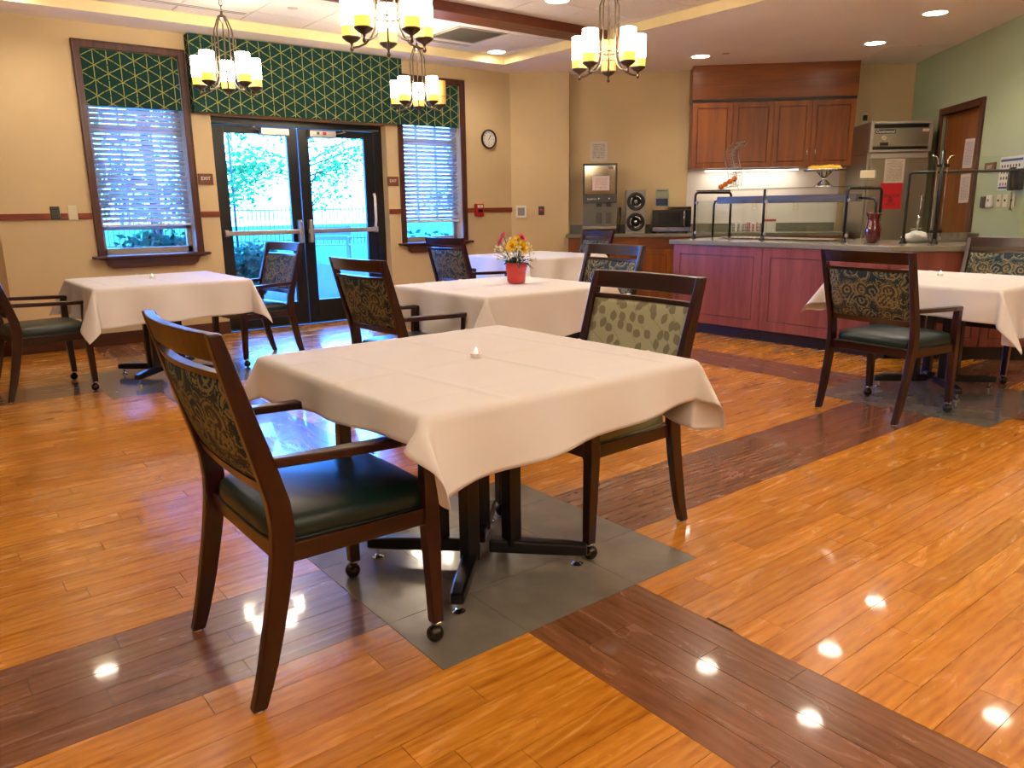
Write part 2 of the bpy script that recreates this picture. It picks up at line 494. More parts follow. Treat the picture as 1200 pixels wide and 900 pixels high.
M['rail'] = wood('cherry_rail', hexc('5a220d'), hexc('7c3215'), hexc('94441f'), 'x', 0.4)
M['cabinet'] = wood('cherry_cabinet', hexc('5f2c0b'), hexc('82430f'), hexc('9a561a'), 'z', 0.32, grain=9)
M['cabinet_h'] = wood('cherry_cabinet_across', hexc('5f2c0b'), hexc('82430f'), hexc('9a561a'), 'x', 0.32, grain=9)
M['buffet'] = wood('cherry_panel_daylight_tint', hexc('6a2f21'), hexc('844438'), hexc('965646'), 'z', 0.34, grain=9)  # same cherry as the cabinets, with a blue daylight cast mixed into the colour
M['groove'] = paint('dark_groove', hexc('431508'), 0.6)
M['toe'] = paint('toe_kick', hexc('1c1210'), 0.4)
M['counter'] = paint('solid_surface_counter', hexc('7b7868'), 0.22, var=0.1, scale=120)
M['swirl'] = swirl_mat('swirl_upholstery')
M['leaf'] = leaf_mat('leaf_upholstery')
M['vinyl'] = paint('dark_green_vinyl', hexc('122a28'), 0.33, var=0.12, scale=3, bump=0.12, bscale=500)
M['vinyl_sage'] = paint('sage_vinyl', hexc('6c6c4c'), 0.38, var=0.06, scale=3, bump=0.12, bscale=500)
M['cloth'] = paint('white_tablecloth', hexc('dedad8'), 0.8, var=0.015, scale=3, bump=0.08, bscale=700, spec=0.2)
M['black_metal'] = paint('black_powder_coat', hexc('070709'), 0.3, var=0.1)
M['caster'] = paint('dark_bronze_ball', hexc('3a332c'), 0.2, metal=0.8, var=0.15)
M['chrome'] = paint('chrome', hexc('d8d8d8'), 0.1, metal=1.0, var=0.02)
M['silver'] = paint('silver_wire', hexc('a09a94'), 0.3, metal=0.5, var=0.03)
M['alu'] = paint('satin_aluminium', hexc('b9b4ac'), 0.35, metal=0.85, var=0.03)
M['steel'] = paint('brushed_steel', hexc('9b9484'), 0.28, metal=0.9, var=0.06, scale=4)
M['bronze'] = paint('antique_bronze', hexc('5c5044'), 0.3, metal=0.85, var=0.12)
M['door_black'] = paint('black_door_frame', hexc('080c0a'), 0.35, var=0.08)
M['glass'] = glass_mat('clear_pane')
M['acrylic'] = glass_mat('clear_guard', (0.93, 0.97, 0.96))
M['splash'] = paint('white_splash_panel', hexc('e4ddd2'), 0.35, var=0.02)
M['blind'] = paint('white_blind_slat', hexc('d8dce4'), 0.5, var=0.02)
M['sash'] = paint('grey_window_sash', hexc('9a938a'), 0.5, var=0.03)
M['lattice'] = lattice_mat('lattice_valance_cloth')
M['white'] = paint('white_plastic', hexc('e6e2da'), 0.4, var=0.02)
M['ivory'] = paint('ivory_plastic', hexc('d9cfae'), 0.4, var=0.02)
M['grey'] = paint('grey_plastic', hexc('8d887f'), 0.4, var=0.04)
M['dark_grey'] = paint('dark_grey_plastic', hexc('3b3a38'), 0.4, var=0.05)
M['black'] = paint('black_plastic', hexc('0e0e10'), 0.3, var=0.1)
M['red'] = paint('red_plastic', hexc('b51b1c'), 0.35, var=0.04)
M['coral'] = paint('coral_ceramic', hexc('d8453f'), 0.35, var=0.05)
M['sign_wood'] = paint('brown_sign_plate', hexc('6f3a1e'), 0.4, var=0.06)
M['ink'] = paint('dark_ink', hexc('1a1a1c'), 0.5)
M['blue_ink'] = paint('blue_print', hexc('26407e'), 0.5)
M['red_ink'] = paint('red_print', hexc('b3333a'), 0.5)
M['print_white'] = paint('white_print', hexc('efece6'), 0.5)
M['shade_lit'] = emit_mat('lit_frosted_glass', LAMP_COLOR, SHADE_STRENGTH)
M['shade_base'] = emit_mat('lit_amber_glass', (1.0, 0.70, 0.10), 1.0, hexc('d8b040'))
M['shade_unlit_glow'] = emit_mat('unlit_amber_glass_glow', (1.0, 0.62, 0.22), 0.12, hexc('b98038'))  # shade without a burning lamp, given a faint glow of its own
M['bulb'] = emit_mat('bulb_filament_glow', LAMP_COLOR, 150.0)
M['lens'] = emit_mat('downlight_lens', LAMP_COLOR, DOWNLIGHT_LENS)
M['strip'] = emit_mat('strip_light_lens', (1.0, 0.90, 0.78), 15.0)
M['orange'] = paint('orange_peel', hexc('e0700a'), 0.45, var=0.1, scale=20, bump=0.3, bscale=300)
M['cake'] = paint('yellow_cake', hexc('d8b030'), 0.7, var=0.12, scale=60)
M['red_glass'] = paint('ruby_glass', hexc('58060e'), 0.08, var=0.1, coat=1.0)
M['petal_yellow'] = paint('yellow_petal', hexc('e8c010'), 0.6, var=0.1, scale=60)
M['petal_pink'] = paint('pink_petal', hexc('d94a78'), 0.6, var=0.12, scale=60)
M['petal_white'] = paint('cream_blossom', hexc('e9e2c8'), 0.7, var=0.05)
M['leafgreen'] = paint('leaf_green', hexc('22401c'), 0.5, var=0.25, scale=30)
M['tree_leaf'] = paint('tree_leaf', hexc('1f5a2a'), 0.9, var=0.35, scale=3, spec=0.05)
M['tree_leaf_b'] = paint('tree_leaf_light', hexc('2c6c30'), 0.9, var=0.3, scale=3, spec=0.05)
M['bush_leaf'] = paint('juniper_leaf', hexc('18402e'), 0.9, var=0.35, scale=6, spec=0.05)
M['bark'] = paint('tree_bark', hexc('4a3a2c'), 0.9, var=0.25, scale=20, bump=0.5, bscale=40)
M['lawn'] = paint('lawn_grass', hexc('28532a'), 0.9, var=0.2, scale=4, bump=0.6, bscale=60, spec=0.05)
M['patio'] = paint('patio_concrete', hexc('32363a'), 0.8, var=0.06, scale=3, bump=0.2, bscale=120, spec=0.05)
M['fence'] = paint('fence_steel', hexc('2b3036'), 0.4, var=0.05)
M['brick'] = paint('pale_house_siding', hexc('c9cdd0'), 0.8, var=0.04)
M['bench'] = paint('bench_grey', hexc('4b5560'), 0.6, var=0.08)
M['panel_grey'] = paint('dark_grey_panel', hexc('625e56'), 0.4, var=0.04)
M['beam'] = wood('stained_beam', hexc('42180b'), hexc('5e2812'), hexc('78391c'), 'x', 0.4)

# ------------------------------------------------------------------ the room
WY = 6.54                      # inner face of the window wall
ZC = 2.914                     # soffit ceiling
ZT = 3.0                       # coffer ceiling
def project(p):
    q = Vector(p) - CAM
    d = q.dot(CF)
    if d < 0.1: return None
    return 600 + F_PX * q.dot(CR) / d, 450 - F_PX * q.dot(CU) / d

# floor: slab, planks, stone squares
fl = MB().box(-4.7, 9.8, -5.2, 6.60, -0.08, -0.0035).box(-4.7, -0.27, 6.60, 8.3, -0.08, -0.0035)
floor = struct(fl.build('floor', M['floor_base']))
XB = [(-3.39, -2.915), (0.306, 0.780), (3.990, 4.470)]
YB = [(-3.787, -3.306), (0.313, 0.794), (4.430, 4.911)]
XS = [(-3.70, -2.60), (0.0, 1.10), (3.690, 4.790)]
YS = [(-4.10, -3.0), (0.0, 1.10), (4.12, 5.22)]
FX0, FX1, FY0, FY1 = -4.6, 9.6, -5.0, 6.535
def rows(lo, hi, bands, squares, pitch):
    """row edges that fall on every band and square edge"""
    cuts = [lo]
    for (b0, b1), (s0, s1) in zip(bands, squares): cuts += [s0, b0, b1, s1]
    cuts.append(hi)
    out = []
    for a, b in zip(cuts, cuts[1:]):
        n = max(1, round((b - a) / pitch))
        out += [(a + (b - a) * k / n, a + (b - a) * (k + 1) / n) for k in range(n)]
    return out
def inside(a, b, spans): return any(s0 - 1e-6 <= a and b <= s1 + 1e-6 for s0, s1 in spans)
def subtract(lo, hi, spans):
    out, cur = [], lo
    for s0, s1 in sorted(spans):
        if s1 <= cur or s0 >= hi: continue
        if s0 > cur: out.append((cur, s0))
        cur = max(cur, s1)
    if cur < hi: out.append((cur, hi))
    return out
rects = []
rnd = random.Random(3)
PL = 0.915
for y0, y1 in rows(FY0, FY1, YB, YS, 0.0957):
    dark = inside(y0, y1, YB)
    holes = list(XS) if inside(y0, y1, YS) else list(XB)
    off = rnd.random() * PL
    for a, b in subtract(FX0, FX1, holes):
        x = a - off if not dark else a - rnd.random() * PL
        while x < b:
            p, q = max(x, a), min(x + PL, b)
            if q - p > 0.03: rects.append((p, q, y0, y1, 'plank_dark_x' if dark else 'plank_light'))
            x += PL
for bx in XB:
    w = (bx[1] - bx[0]) / 5
    for k in range(5):
        for a, b in subtract(FY0, FY1, YS):
            y = a - rnd.random() * PL
            while y < b:
                p, q = max(y, a), min(y + PL, b)
                if q - p > 0.03: rects.append((bx[0] + w * k, bx[0] + w * (k + 1), p, q, 'plank_dark_y'))
                y += PL
def seen_area(r):
    pts = [project((x, y, 0)) for x, y in ((r[0], r[2]), (r[1], r[2]), (r[1], r[3]), (r[0], r[3]))]
    if any(p is None for p in pts): return 0.0
    cx = sum(p[0] for p in pts) / 4; cy = sum(p[1] for p in pts) / 4
    if not (-40 < cx < 1240 and -20 < cy < 960): return 0.0
    pts = [(min(max(p[0], 0), 1200), min(max(p[1], 0), 900)) for p in pts]
    return abs(sum(pts[i][0] * pts[(i + 1) % 4][1] - pts[(i + 1) % 4][0] * pts[i][1] for i in range(4))) / 2
ids = [(k + 1) * 0.37 + rnd.random() for k in range(len(rects))]
order = sorted(range(len(rects)), key=lambda i: -seen_area(rects[i]))
single = set(order[:296])
G = 0.0009
rest = {}
for i, (x0, x1, y0, y1, kind) in enumerate(rects):
    mb = MB() if i in single else rest.setdefault(kind, MB())
    dz = rnd.uniform(-0.0003, 0.0)
    mb.box(x0 + G, x1 - G, y0 + G, y1 - G, -0.006, dz, pid=ids[i])
    if i in single: mb.build('plank', M[kind], floor, fix=False)
allrest = [(k, m) for k, m in rest.items()]
# one object for all planks too far off to pick apart
me_all = MB(); mats, idx = [], []
for n, (k, m) in enumerate(allrest):
    mats.append(M[k]); o = len(me_all.v)
    me_all.v += m.v; me_all.f += [tuple(q + o for q in f) for f in m.f]; me_all.pid += m.pid; idx += [n] * len(m.f)
po = me_all.build('plank_field', mats[0], floor, fix=False)
for m_ in mats[1:]: po.data.materials.append(m_)
po.data.polygons.foreach_set('material_index', idx)
po['kind'] = 'stuff'
for (sx0, sx1), (bx0, bx1) in zip(XS, XB):
    for (sy0, sy1), (by0, by1) in zip(YS, YB):
        if project(((sx0 + sx1) / 2, (sy0 + sy1) / 2, 0)) is None: pass
        for a, b in ((sx0, bx0), (bx0, bx1), (bx1, sx1)):
            for c, d in ((sy0, by0), (by0, by1), (by1, sy1)):
                MB().box(a + G, b - G, c + G, d - G, -0.006, 0.0002).build('tile', M['grey_tile'], floor, fix=False)

# window wall with its openings
W1 = (0.53, 1.37); W2 = (3.82, 4.64); WZ = (0.86, 2.70); DX = (1.63, 3.60); DZ = 2.19
WX0, WX1 = -0.28, 5.43
wb = MB()
for a, b in ((WX0, W1[0]), (W1[1], DX[0]), (DX[1], W2[0]), (W2[1], WX1)): wb.box(a, b, WY, WY + 0.2, 0, 3.1)
for w in (W1, W2):
    wb.box(w[0], w[1], WY, WY + 0.2, 0, WZ[0] - 0.03); wb.box(w[0], w[1], WY, WY + 0.2, WZ[1], 3.1)
wb.box(DX[0], DX[1], WY, WY + 0.2, DZ, 3.1)
struct(wb.build('wall_back', M['cream']))
# angled wall at the left end, and the alcove beyond it
T45 = Matrix.Translation((WX0, WY, 0)) @ Matrix.Rotation(math.radians(135), 4, 'Z')
m = MB(); m.T = T45; m.box(0, 2.3, -0.15, 0, 0, 3.1); struct(m.build('wall_alcove', M['cream']))
struct(MB().box(-4.7, -1.8, 8.16, 8.3, 0, 3.1).build('wall_far', M['cream']))
struct(MB().box(-4.75, -4.6, -5.15, 8.3, 0, 3.1).build('wall_left', M['cream']))
struct(MB().box(-4.7, 9.8, -5.2, -5.05, 0, 3.1).build('wall_front', M['cream']))
# corner wall and kitchen recess (turned 45 degrees)
def kstruct(name, mat, *boxes):
    m = MB()
    for b in boxes: m.box(*b)
    o = m.build(name, mat); o.rotation_euler = (0, 0, KROT)
    return struct(o)
CU0 = (WX1 - WY) / S2
kstruct('wall_corner', M['cream'], (CU0, -0.03, 8.464, 8.9, 0, 3.1))
kstruct('wall_kitchen', M['cream'], (-0.03, 4.35, 8.70, 8.9, 0, 3.1))
# green wall with the kitchen door opening, running back towards the camera
DV = (6.83, 7.74); DH = 2.20
kstruct('wall_right', M['green_wall'], (4.21, 4.36, DV[1], 8.72, 0, 3.1), (4.21, 4.36, 5.82, DV[0], 0, 3.1), (4.21, 4.36, DV[0], DV[1], DH, 3.1),
        (4.30, 4.36, DV[0], DV[1], 0, DH))
kstruct('wall_pillar', M['green_wall'], (4.36, 5.2, 5.82, 5.95, 0, 3.1))
struct(MB().box(9.6, 9.75, -5.2, 3.0, 0, 3.1).build('wall_side', M['green_wall']))

# ceiling: soffit round the coffer, coffer faces, tile field
CX = (-3.66, 5.0); CY = (-3.66, 6.1)
ce = MB().box(-4.7, CX[0], -5.2, 8.3, ZC, 3.15).box(CX[1], 9.8, -5.2, 8.3, ZC, 3.15).box(CX[0], CX[1], CY[1], 8.3, ZC, 3.15).box(CX[0], CX[1], -5.2, CY[0], ZC, 3.15)
struct(ce.build('ceiling', M['soffit']))
struct(MB().box(CX[1] - 0.012, CX[1] + 0.002, CY[0], CY[1], ZC - 0.002, ZT + 0.01).build('trim_1', M['coffer']))
struct(MB().box(CX[0], CX[1] - 0.012, CY[1] - 0.012, CY[1] + 0.002, ZC - 0.002, ZT + 0.01).build('trim_2', M['coffer']))
struct(MB().box(CX[0], CX[0] + 0.012, CY[0], CY[1], ZC - 0.002, ZT + 0.01).build('trim_3', M['coffer']))
struct(MB().box(CX[0], CX[1], CY[0], CY[0] + 0.012, ZC - 0.002, ZT + 0.01).build('trim_4', M['coffer']))
ct = struct(MB().box(CX[0], CX[1], CY[0], CY[1], ZT + 0.012, 3.12).build('ceiling_coffer', M['grid_white']))
BEAM = (4.37, 4.65)
xg = [0.61 * k for k in range(-6, 9)]; yg = [5.08 + 0.61 * k for k in range(-14, 2)]
xe = [CX[0] + 0.014] + [x for x in xg if CX[0] + 0.05 < x < CX[1] - 0.05] + [CX[1] - 0.014]
ye = [CY[0] + 0.014] + [y for y in yg if CY[0] + 0.05 < y < CY[1] - 0.05] + [CY[1] - 0.014]
GR = (3.66, 4.27, 5.08, 5.69)   # return air grille takes one tile's place
tile_mesh = None
for a, b in zip(xe, xe[1:]):
    for c, d in zip(ye, ye[1:]):
        if abs(a - GR[0]) < 0.02 and abs(c - GR[2]) < 0.02: continue
        MB().box(a + 0.006, b - 0.006, c + 0.006, d - 0.006, ZT, ZT + 0.018).build('tile', M['tile_white'], ct, fix=False)
struct(MB().box(CX[0] + 0.012, CX[1] - 0.012, BEAM[0], BEAM[1], ZC + 0.0, ZT - 0.001).build('beam', M['beam'], bevel=0.004), 'dark stained wooden beam crossing the ceiling coffer')
BM2 = 1.0
# baseboards and chair rail
def kbox(name, mat, b, bevel=0.0):
    m = MB().box(*b); o = m.build(name, mat, bevel=bevel); o.rotation_euler = (0, 0, KROT); return struct(o)
bb = 0.125
n = 0
for a, b in ((WX0, DX[0]), (DX[1], WX1)):
    n += 1
    struct(MB().box(a, b, WY - 0.014, WY + 0.001, 0, bb).build('baseboard_back_%d' % n, M['trim'], bevel=0.003))
kbox('baseboard_corner', M['trim'], (CU0 + 0.02, -0.02, 8.452, 8.466, 0, bb), 0.003)
kbox('baseboard_right', M['trim'], (4.196, 4.211, 5.82, DV[0] - 0.09, 0, bb), 0.003)
m = MB(); m.T = T45; m.box(0.01, 2.3, -0.001, 0.014, 0, bb); struct(m.build('baseboard_alcove', M['trim']))
n = 4
for a, b in ((WX0, 0.12), (0.345, W1[0] - 0.07), (W1[1] + 0.07, DX[0]), (DX[1], W2[0] - 0.07), (W2[1] + 0.07, 4.815), (4.955, WX1)):
    n += 1
    struct(MB().box(a, b, WY - 0.02, WY + 0.001, 1.198, 1.253).build('trim_%d' % n, M['rail'], bevel=0.004))
struct(MB().box(0.205, 0.262, WY - 0.02, WY + 0.001, 1.198, 1.253).build('trim_%d' % (n + 1), M['rail'], bevel=0.004))
kbox('wall_splash_panel', M['splash'], (1.50, 3.40, 8.692, 8.6995, 1.016, 1.699))
m = MB(); m.T = T45; m.box(0.01, 2.3, -0.001, 0.02, 1.198, 1.253); struct(m.build('trim_%d' % (n + 2), M['rail']))

# windows: casing, sill, apron, sash, pane, blind
def window(num, w, bottom, tilt):
    x0, x1 = w
    root = bpy.data.objects.new('window_%d' % num, None); COL.objects.link(root); struct(root)
    c = 0.066
    cs = MB()
    cs.box(x0 - c, x0, WY - 0.024, WY + 0.0, WZ[0] - 0.03, WZ[1] + c); cs.box(x1, x1 + c, WY - 0.024, WY, WZ[0] - 0.03, WZ[1] + c)
    cs.box(x0, x1, WY - 0.024, WY, WZ[1], WZ[1] + c)
    for a, b in ((x0 - c, x0 - c + 0.018), (x1 + c - 0.018, x1 + c)): cs.box(a, b, WY - 0.032, WY - 0.022, WZ[0] - 0.03, WZ[1] + c)
    cs.box(x0 - c, x1 + c, WY - 0.032, WY - 0.022, WZ[1] + c - 0.018, WZ[1] + c)
    cs.build('casing', M['trim_v'], root, bevel=0.005)
    MB().box(x0 - c - 0.05, x1 + c + 0.05, WY - 0.085, WY + 0.13, WZ[0] - 0.03, WZ[0] - 0.006).build('sill', M['trim'], root, bevel=0.006)
    ap = [(x0 - c - 0.02, WZ[0] - 0.03), (x0 + 0.05, WZ[0] - 0.125), (x1 - 0.05, WZ[0] - 0.125), (x1 + c + 0.02, WZ[0] - 0.03)]
    ap = ap[:1] + [(x0 - c + 0.05, WZ[0] - 0.05), (x0 + 0.01, WZ[0] - 0.10)] + ap[1:3] + [(x1 - 0.01, WZ[0] - 0.10), (x1 + c - 0.05, WZ[0] - 0.05)] + ap[3:]
    MB().prism_axis(ap, WY - 0.05, WY, 'y').build('apron', M['trim'], root, bevel=0.004)
    # jamb liner, sash bars, panes
    s = 0.045
    sy0, sy1 = WY + 0.13, WY + 0.175
    sh = MB()
    sh.box(x0, x0 + s, sy0, sy1, WZ[0] - 0.006, WZ[1]); sh.box(x1 - s, x1, sy0, sy1, WZ[0] - 0.006, WZ[1])
    sh.box(x0, x1, sy0, sy1, WZ[1] - s, WZ[1]); sh.box(x0, x1, sy0, sy1, WZ[0] - 0.006, WZ[0] + 0.055)
    zs = [WZ[0] + 0.245, 2.03]
    for z in zs: sh.box(x0, x1, sy0, sy1, z - 0.018, z + 0.018)
    sh.build('sash', M['sash'], root)
    mu = [x0 + (x1 - x0) * k / 3 for k in (1, 2)]
    gb = MB()
    for x in mu: gb.box(x - 0.010, x + 0.010, sy0 + 0.005, sy1 - 0.005, zs[0], WZ[1] - s)
    gb.build('muntin', M['sash'], root)
    ed = [WZ[0] + 0.055, zs[0] - 0.018, zs[0] + 0.018, zs[1] - 0.018, zs[1] + 0.018, WZ[1] - s]
    for a, b in ((ed[0], ed[1]), (ed[2], ed[3]), (ed[4], ed[5])):
        MB().box(x0 + s, x1 - s, WY + 0.15, WY + 0.154, a, b).build('pane', M['glass'], root)
    return root
window(1, W1, 1.14, 30)
window(2, W2, 1.10, 30)

def blind(w, zb, label, ang):
    x0, x1 = w[0] + 0.014, w[1] - 0.014
    t = thing('window_blind', label, 'blind', ((x0 + x1) / 2, WY + 0.075, zb), group='white slatted blinds')
    hw = (x1 - x0) / 2
    top = WZ[1] - zb
    MB().box(-hw, hw, -0.024, 0.024, top - 0.045, top - 0.002).build('headrail', M['blind'], t)
    MB().box(-hw, hw, -0.026, 0.026, 0.0, 0.022).build('bottom_rail', M['blind'], t, bevel=0.004)
    sl = MB()
    a = math.radians(ang)
    def fn(i, j):
        q = (j / 4 - 0.5) * 0.050
        bow = 0.004 * (1 - (2 * q / 0.05) ** 2)
        return (-hw + 2 * hw * i, q * math.cos(a) - bow * math.sin(a) * -1, q * math.sin(a) + bow * math.cos(a))
    sl.grid(fn, 2, 5)
    me = sl.mesh('slat', M['blind'], True)
    z = 0.055
    while z < 2.24 - zb + 0.03:
        o = bpy.data.objects.new('slat', me); COL.objects.link(o); o.parent = t; o.location = (0, 0, z)
        so = o.modifiers.new('thick', 'SOLIDIFY'); so.thickness = 0.0025
        z += 0.0455
    for cx in (-hw * 0.78, 0, hw * 0.78):
        MB().box(cx - 0.0015, cx + 0.0015, -0.028, -0.026, 0.01, top - 0.04).box(cx - 0.0015, cx + 0.0015, 0.026, 0.028, 0.01, top - 0.04).build('ladder_cord', M['blind'], t)
    return t
blind(W1, 1.12, 'white slatted window blind half lowered in the window left of the glass doors', -44)
blind(W2, 1.09, 'white slatted window blind half lowered in the window right of the glass doors', -44)
# valances
def valance(name, label, x0, x1, y0, y1, z0, z1):
    m = MB()
    th = 0.015
    m.box(x0, x1, y0, y0 + th, z0, z1)
    if y1 - y0 > 0.05:
        m.box(x0, x0 + th, y0 + th, y1, z0, z1); m.box(x1 - th, x1, y0 + th, y1, z0, z1); m.box(x0 + th, x1 - th, y0 + th, y1, z1 - th, z1)
    else:
        m.box(x0, x1, y0 + th, y1, z1 - th, z1)
    return tag(m.build(name, M['lattice'], bevel=0.006, seg=3), label, 'valance', 'green lattice valances')
valance('valance', 'wide dark green lattice patterned box valance above the double glass doors', 1.445, 3.775, 6.415, WY - 0.001, 2.195, 2.905)
valance('valance', 'green lattice patterned valance inside the window left of the glass doors', W1[0] + 0.003, W1[1] - 0.003, WY + 0.004, WY + 0.045, 2.21, WZ[1] - 0.004)
valance('valance', 'green lattice patterned valance inside the window right of the glass doors', W2[0] + 0.003, W2[1] - 0.003, WY + 0.004, WY + 0.045, 2.21, WZ[1] - 0.004)

# double glass doors
dr = bpy.data.objects.new('door_1', None); COL.objects.link(dr); struct(dr)
fy0, fy1 = WY + 0.11, WY + 0.18
f = MB().box(DX[0], 1.665, fy0, fy1, 0, DZ).box(3.495, DX[1], fy0, fy1, 0, DZ).box(1.665, 3.495, fy0, fy1, 2.12, DZ)
f.box(DX[0], DX[1], fy0 - 0.03, fy1 + 0.02, 0.0, 0.012)
f.build('door_frame', M['door_black'], dr, bevel=0.003)
for (x0, x1, sgn) in ((1.668, 2.573, 1), (2.583, 3.492, -1)):
    leaf = MB()
    st = 0.12
    y0, y1 = WY + 0.12, WY + 0.165
    leaf.box(x0, x0 + st, y0, y1, 0.012, 2.115).box(x1 - st, x1, y0, y1, 0.012, 2.115).box(x0 + st, x1 - st, y0, y1, 2.04, 2.115).box(x0 + st, x1 - st, y0, y1, 0.012, 0.255)
    lo = leaf.build('door_leaf', M['door_black'], dr, bevel=0.003)
    MB().box(x0 + st, x1 - st, y0 + 0.02, y0 + 0.026, 0.255, 2.04).build('pane', M['glass'], lo)
    # crash bar
    cb = MB().box(x0 + 0.02, x1 - 0.02, y0 - 0.075, y0 - 0.04, 1.0, 1.05)
    cb.build('push_bar', M['alu'], lo, bevel=0.008)
    hx = x1 - 0.055 if sgn == 1 else x0 + 0.055
    MB().box(hx - 0.022, hx + 0.022, y0 - 0.085, y0 - 0.001, 0.90, 1.15).build('bar_housing', M['alu'], lo, bevel=0.012)
    ox = x0 + 0.04 if sgn == 1 else x1 - 0.04
    MB().box(ox - 0.02, ox + 0.02, y0 - 0.07, y0 - 0.001, 0.99, 1.06).build('bar_bracket', M['alu'], lo, bevel=0.006)
    # closer
    c0 = x1 - 0.42 if sgn == 1 else x0 + 0.11
    MB().box(c0, c0 + 0.31, y0 - 0.075, y0 - 0.001, 2.025, 2.105).build('closer_body', M['alu'], lo, bevel=0.008)
    if sgn == -1:
        MB().box(c0 + 0.08, c0 + 0.11, y0 - 0.079, y0 - 0.074, 2.055, 2.085).build('closer_badge', M['dark_grey'], lo)
        MB().box(c0 + 0.15, c0 + 0.19, y0 - 0.079, y0 - 0.074, 2.055, 2.085).build('closer_badge', M['red'], lo)
    ax = c0 if sgn == 1 else c0 + 0.31
    e = -1 if sgn == 1 else 1
    MB().tube([(ax + e * -0.02, y0 - 0.04, 2.07), (ax + e * 0.10, y0 - 0.10, 2.09), (ax + e * 0.06, y0 - 0.09, 2.11), (ax + e * 0.55, y0 - 0.03, 2.135)], 0.009, 6).build('closer_arm', M['alu'], lo, smooth=True)
MB().tube([(3.45, WY + 0.075, 1.06), (3.45, WY + 0.055, 1.12), (3.45, WY + 0.055, 1.38), (3.45, WY + 0.075, 1.43)], 0.016, 8).build('pull_handle', M['white'], dr, smooth=True)
# notice stuck on the left pane
nt = thing('door_notice', 'small printed notice stuck on the left glass door pane', 'notice', (2.12, WY + 0.138, 1.14))
nm = MB().box(-0.15, 0.15, 0, 0.0015, 0, 0.12).build('sheet', glass_mat('notice_film', (0.80, 0.93, 0.97), 0.4), nt)
for k, s in enumerate(('PUSH UNTIL ALARM', 'SOUNDS. DOOR CAN BE', 'OPENED IN 15 SECONDS')):
    text_part('lettering', s, 0.026, M['blue_ink'], nt, (0, -0.002, 0.095 - 0.035 * k), (PI / 2, 0, 0), depth=0.0004)

# kitchen door in the green wall
d2 = bpy.data.objects.new('door_2', None); COL.objects.link(d2); d2.rotation_euler = (0, 0, KROT); struct(d2)
MB().box(4.26, 4.30, DV[0], DV[1], 0.005, DH).build('door_leaf', M['cabinet'], d2)
c = 0.075
MB().box(4.185, 4.262, DV[0] - c, DV[0], 0, DH + c).box(4.185, 4.262, DV[1], DV[1] + c, 0, DH + c).box(4.185, 4.262, DV[0], DV[1], DH, DH + c).build('door_frame', M['trim_v'], d2, bevel=0.006)

# ------------------------------------------------------------------ dining chairs
def post_x(z):
    prof = [(0, -0.267), (0.11, -0.236), (0.22, -0.211), (0.33, -0.188), (0.44, -0.172), (0.52, -0.170), (0.65, -0.203), (0.8, -0.246), (0.91, -0.276), (1.0, -0.300)]
    for (a, p), (b, q) in zip(prof, prof[1:]):
        if z <= b: return p + (q - p) * (z - a) / (b - a)
    return prof[-1][1]
def post_y(z): return 0.252 + 0.024 * max(0, z - 0.0) / 0.985
def back_slab(z0, z1, thick, sag=0.03, inset=0.0, pad=0.0, ny=13, nz=7):
    m = MB()
    def surf(sg):
        def fn(i, j):
            z = z0 + (z1 - z0) * i / (nz - 1)
            h = post_y(z) - 0.004 + inset
            y = -h + 2 * h * j / (ny - 1)
            x = post_x(z) - sag * (1 - (y / h) ** 2) * min(1.0, max(0.25, (z - 0.45) / 0.3))
            e = 1.0
            if pad:
                a = min(1, 4.5 * i / (nz - 1), 4.5 * (nz - 1 - i) / (nz - 1)); b = min(1, 7 * j / (ny - 1), 7 * (ny - 1 - j) / (ny - 1))
                e = 0.45 + 0.55 * min(1, (a * (2 - a)) * (b * (2 - b)))
            return (x + sg * thick / 2 * e, y, z)
        return fn
    A = surf(1); B = surf(-1)
    vs = [A(i, j) for i in range(nz) for j in range(ny)] + [B(i, j) for i in range(nz) for j in range(ny)]
    N = nz * ny
    fs = []
    for i in range(nz - 1):
        for j in range(ny - 1):
            q = (i * ny + j, (i + 1) * ny + j, (i + 1) * ny + j + 1, i * ny + j + 1)
            fs.append(q); fs.append(tuple(N + k for k in reversed(q)))
    rim = [j for j in range(ny)] + [i * ny + ny - 1 for i in range(1, nz)] + [(nz - 1) * ny + j for j in range(ny - 2, -1, -1)] + [i * ny for i in range(nz - 2, 0, -1)]
    for a, b in zip(rim, rim[1:] + rim[:1]): fs.append((a, b, N + b, N + a))
    return m._add(vs, fs)

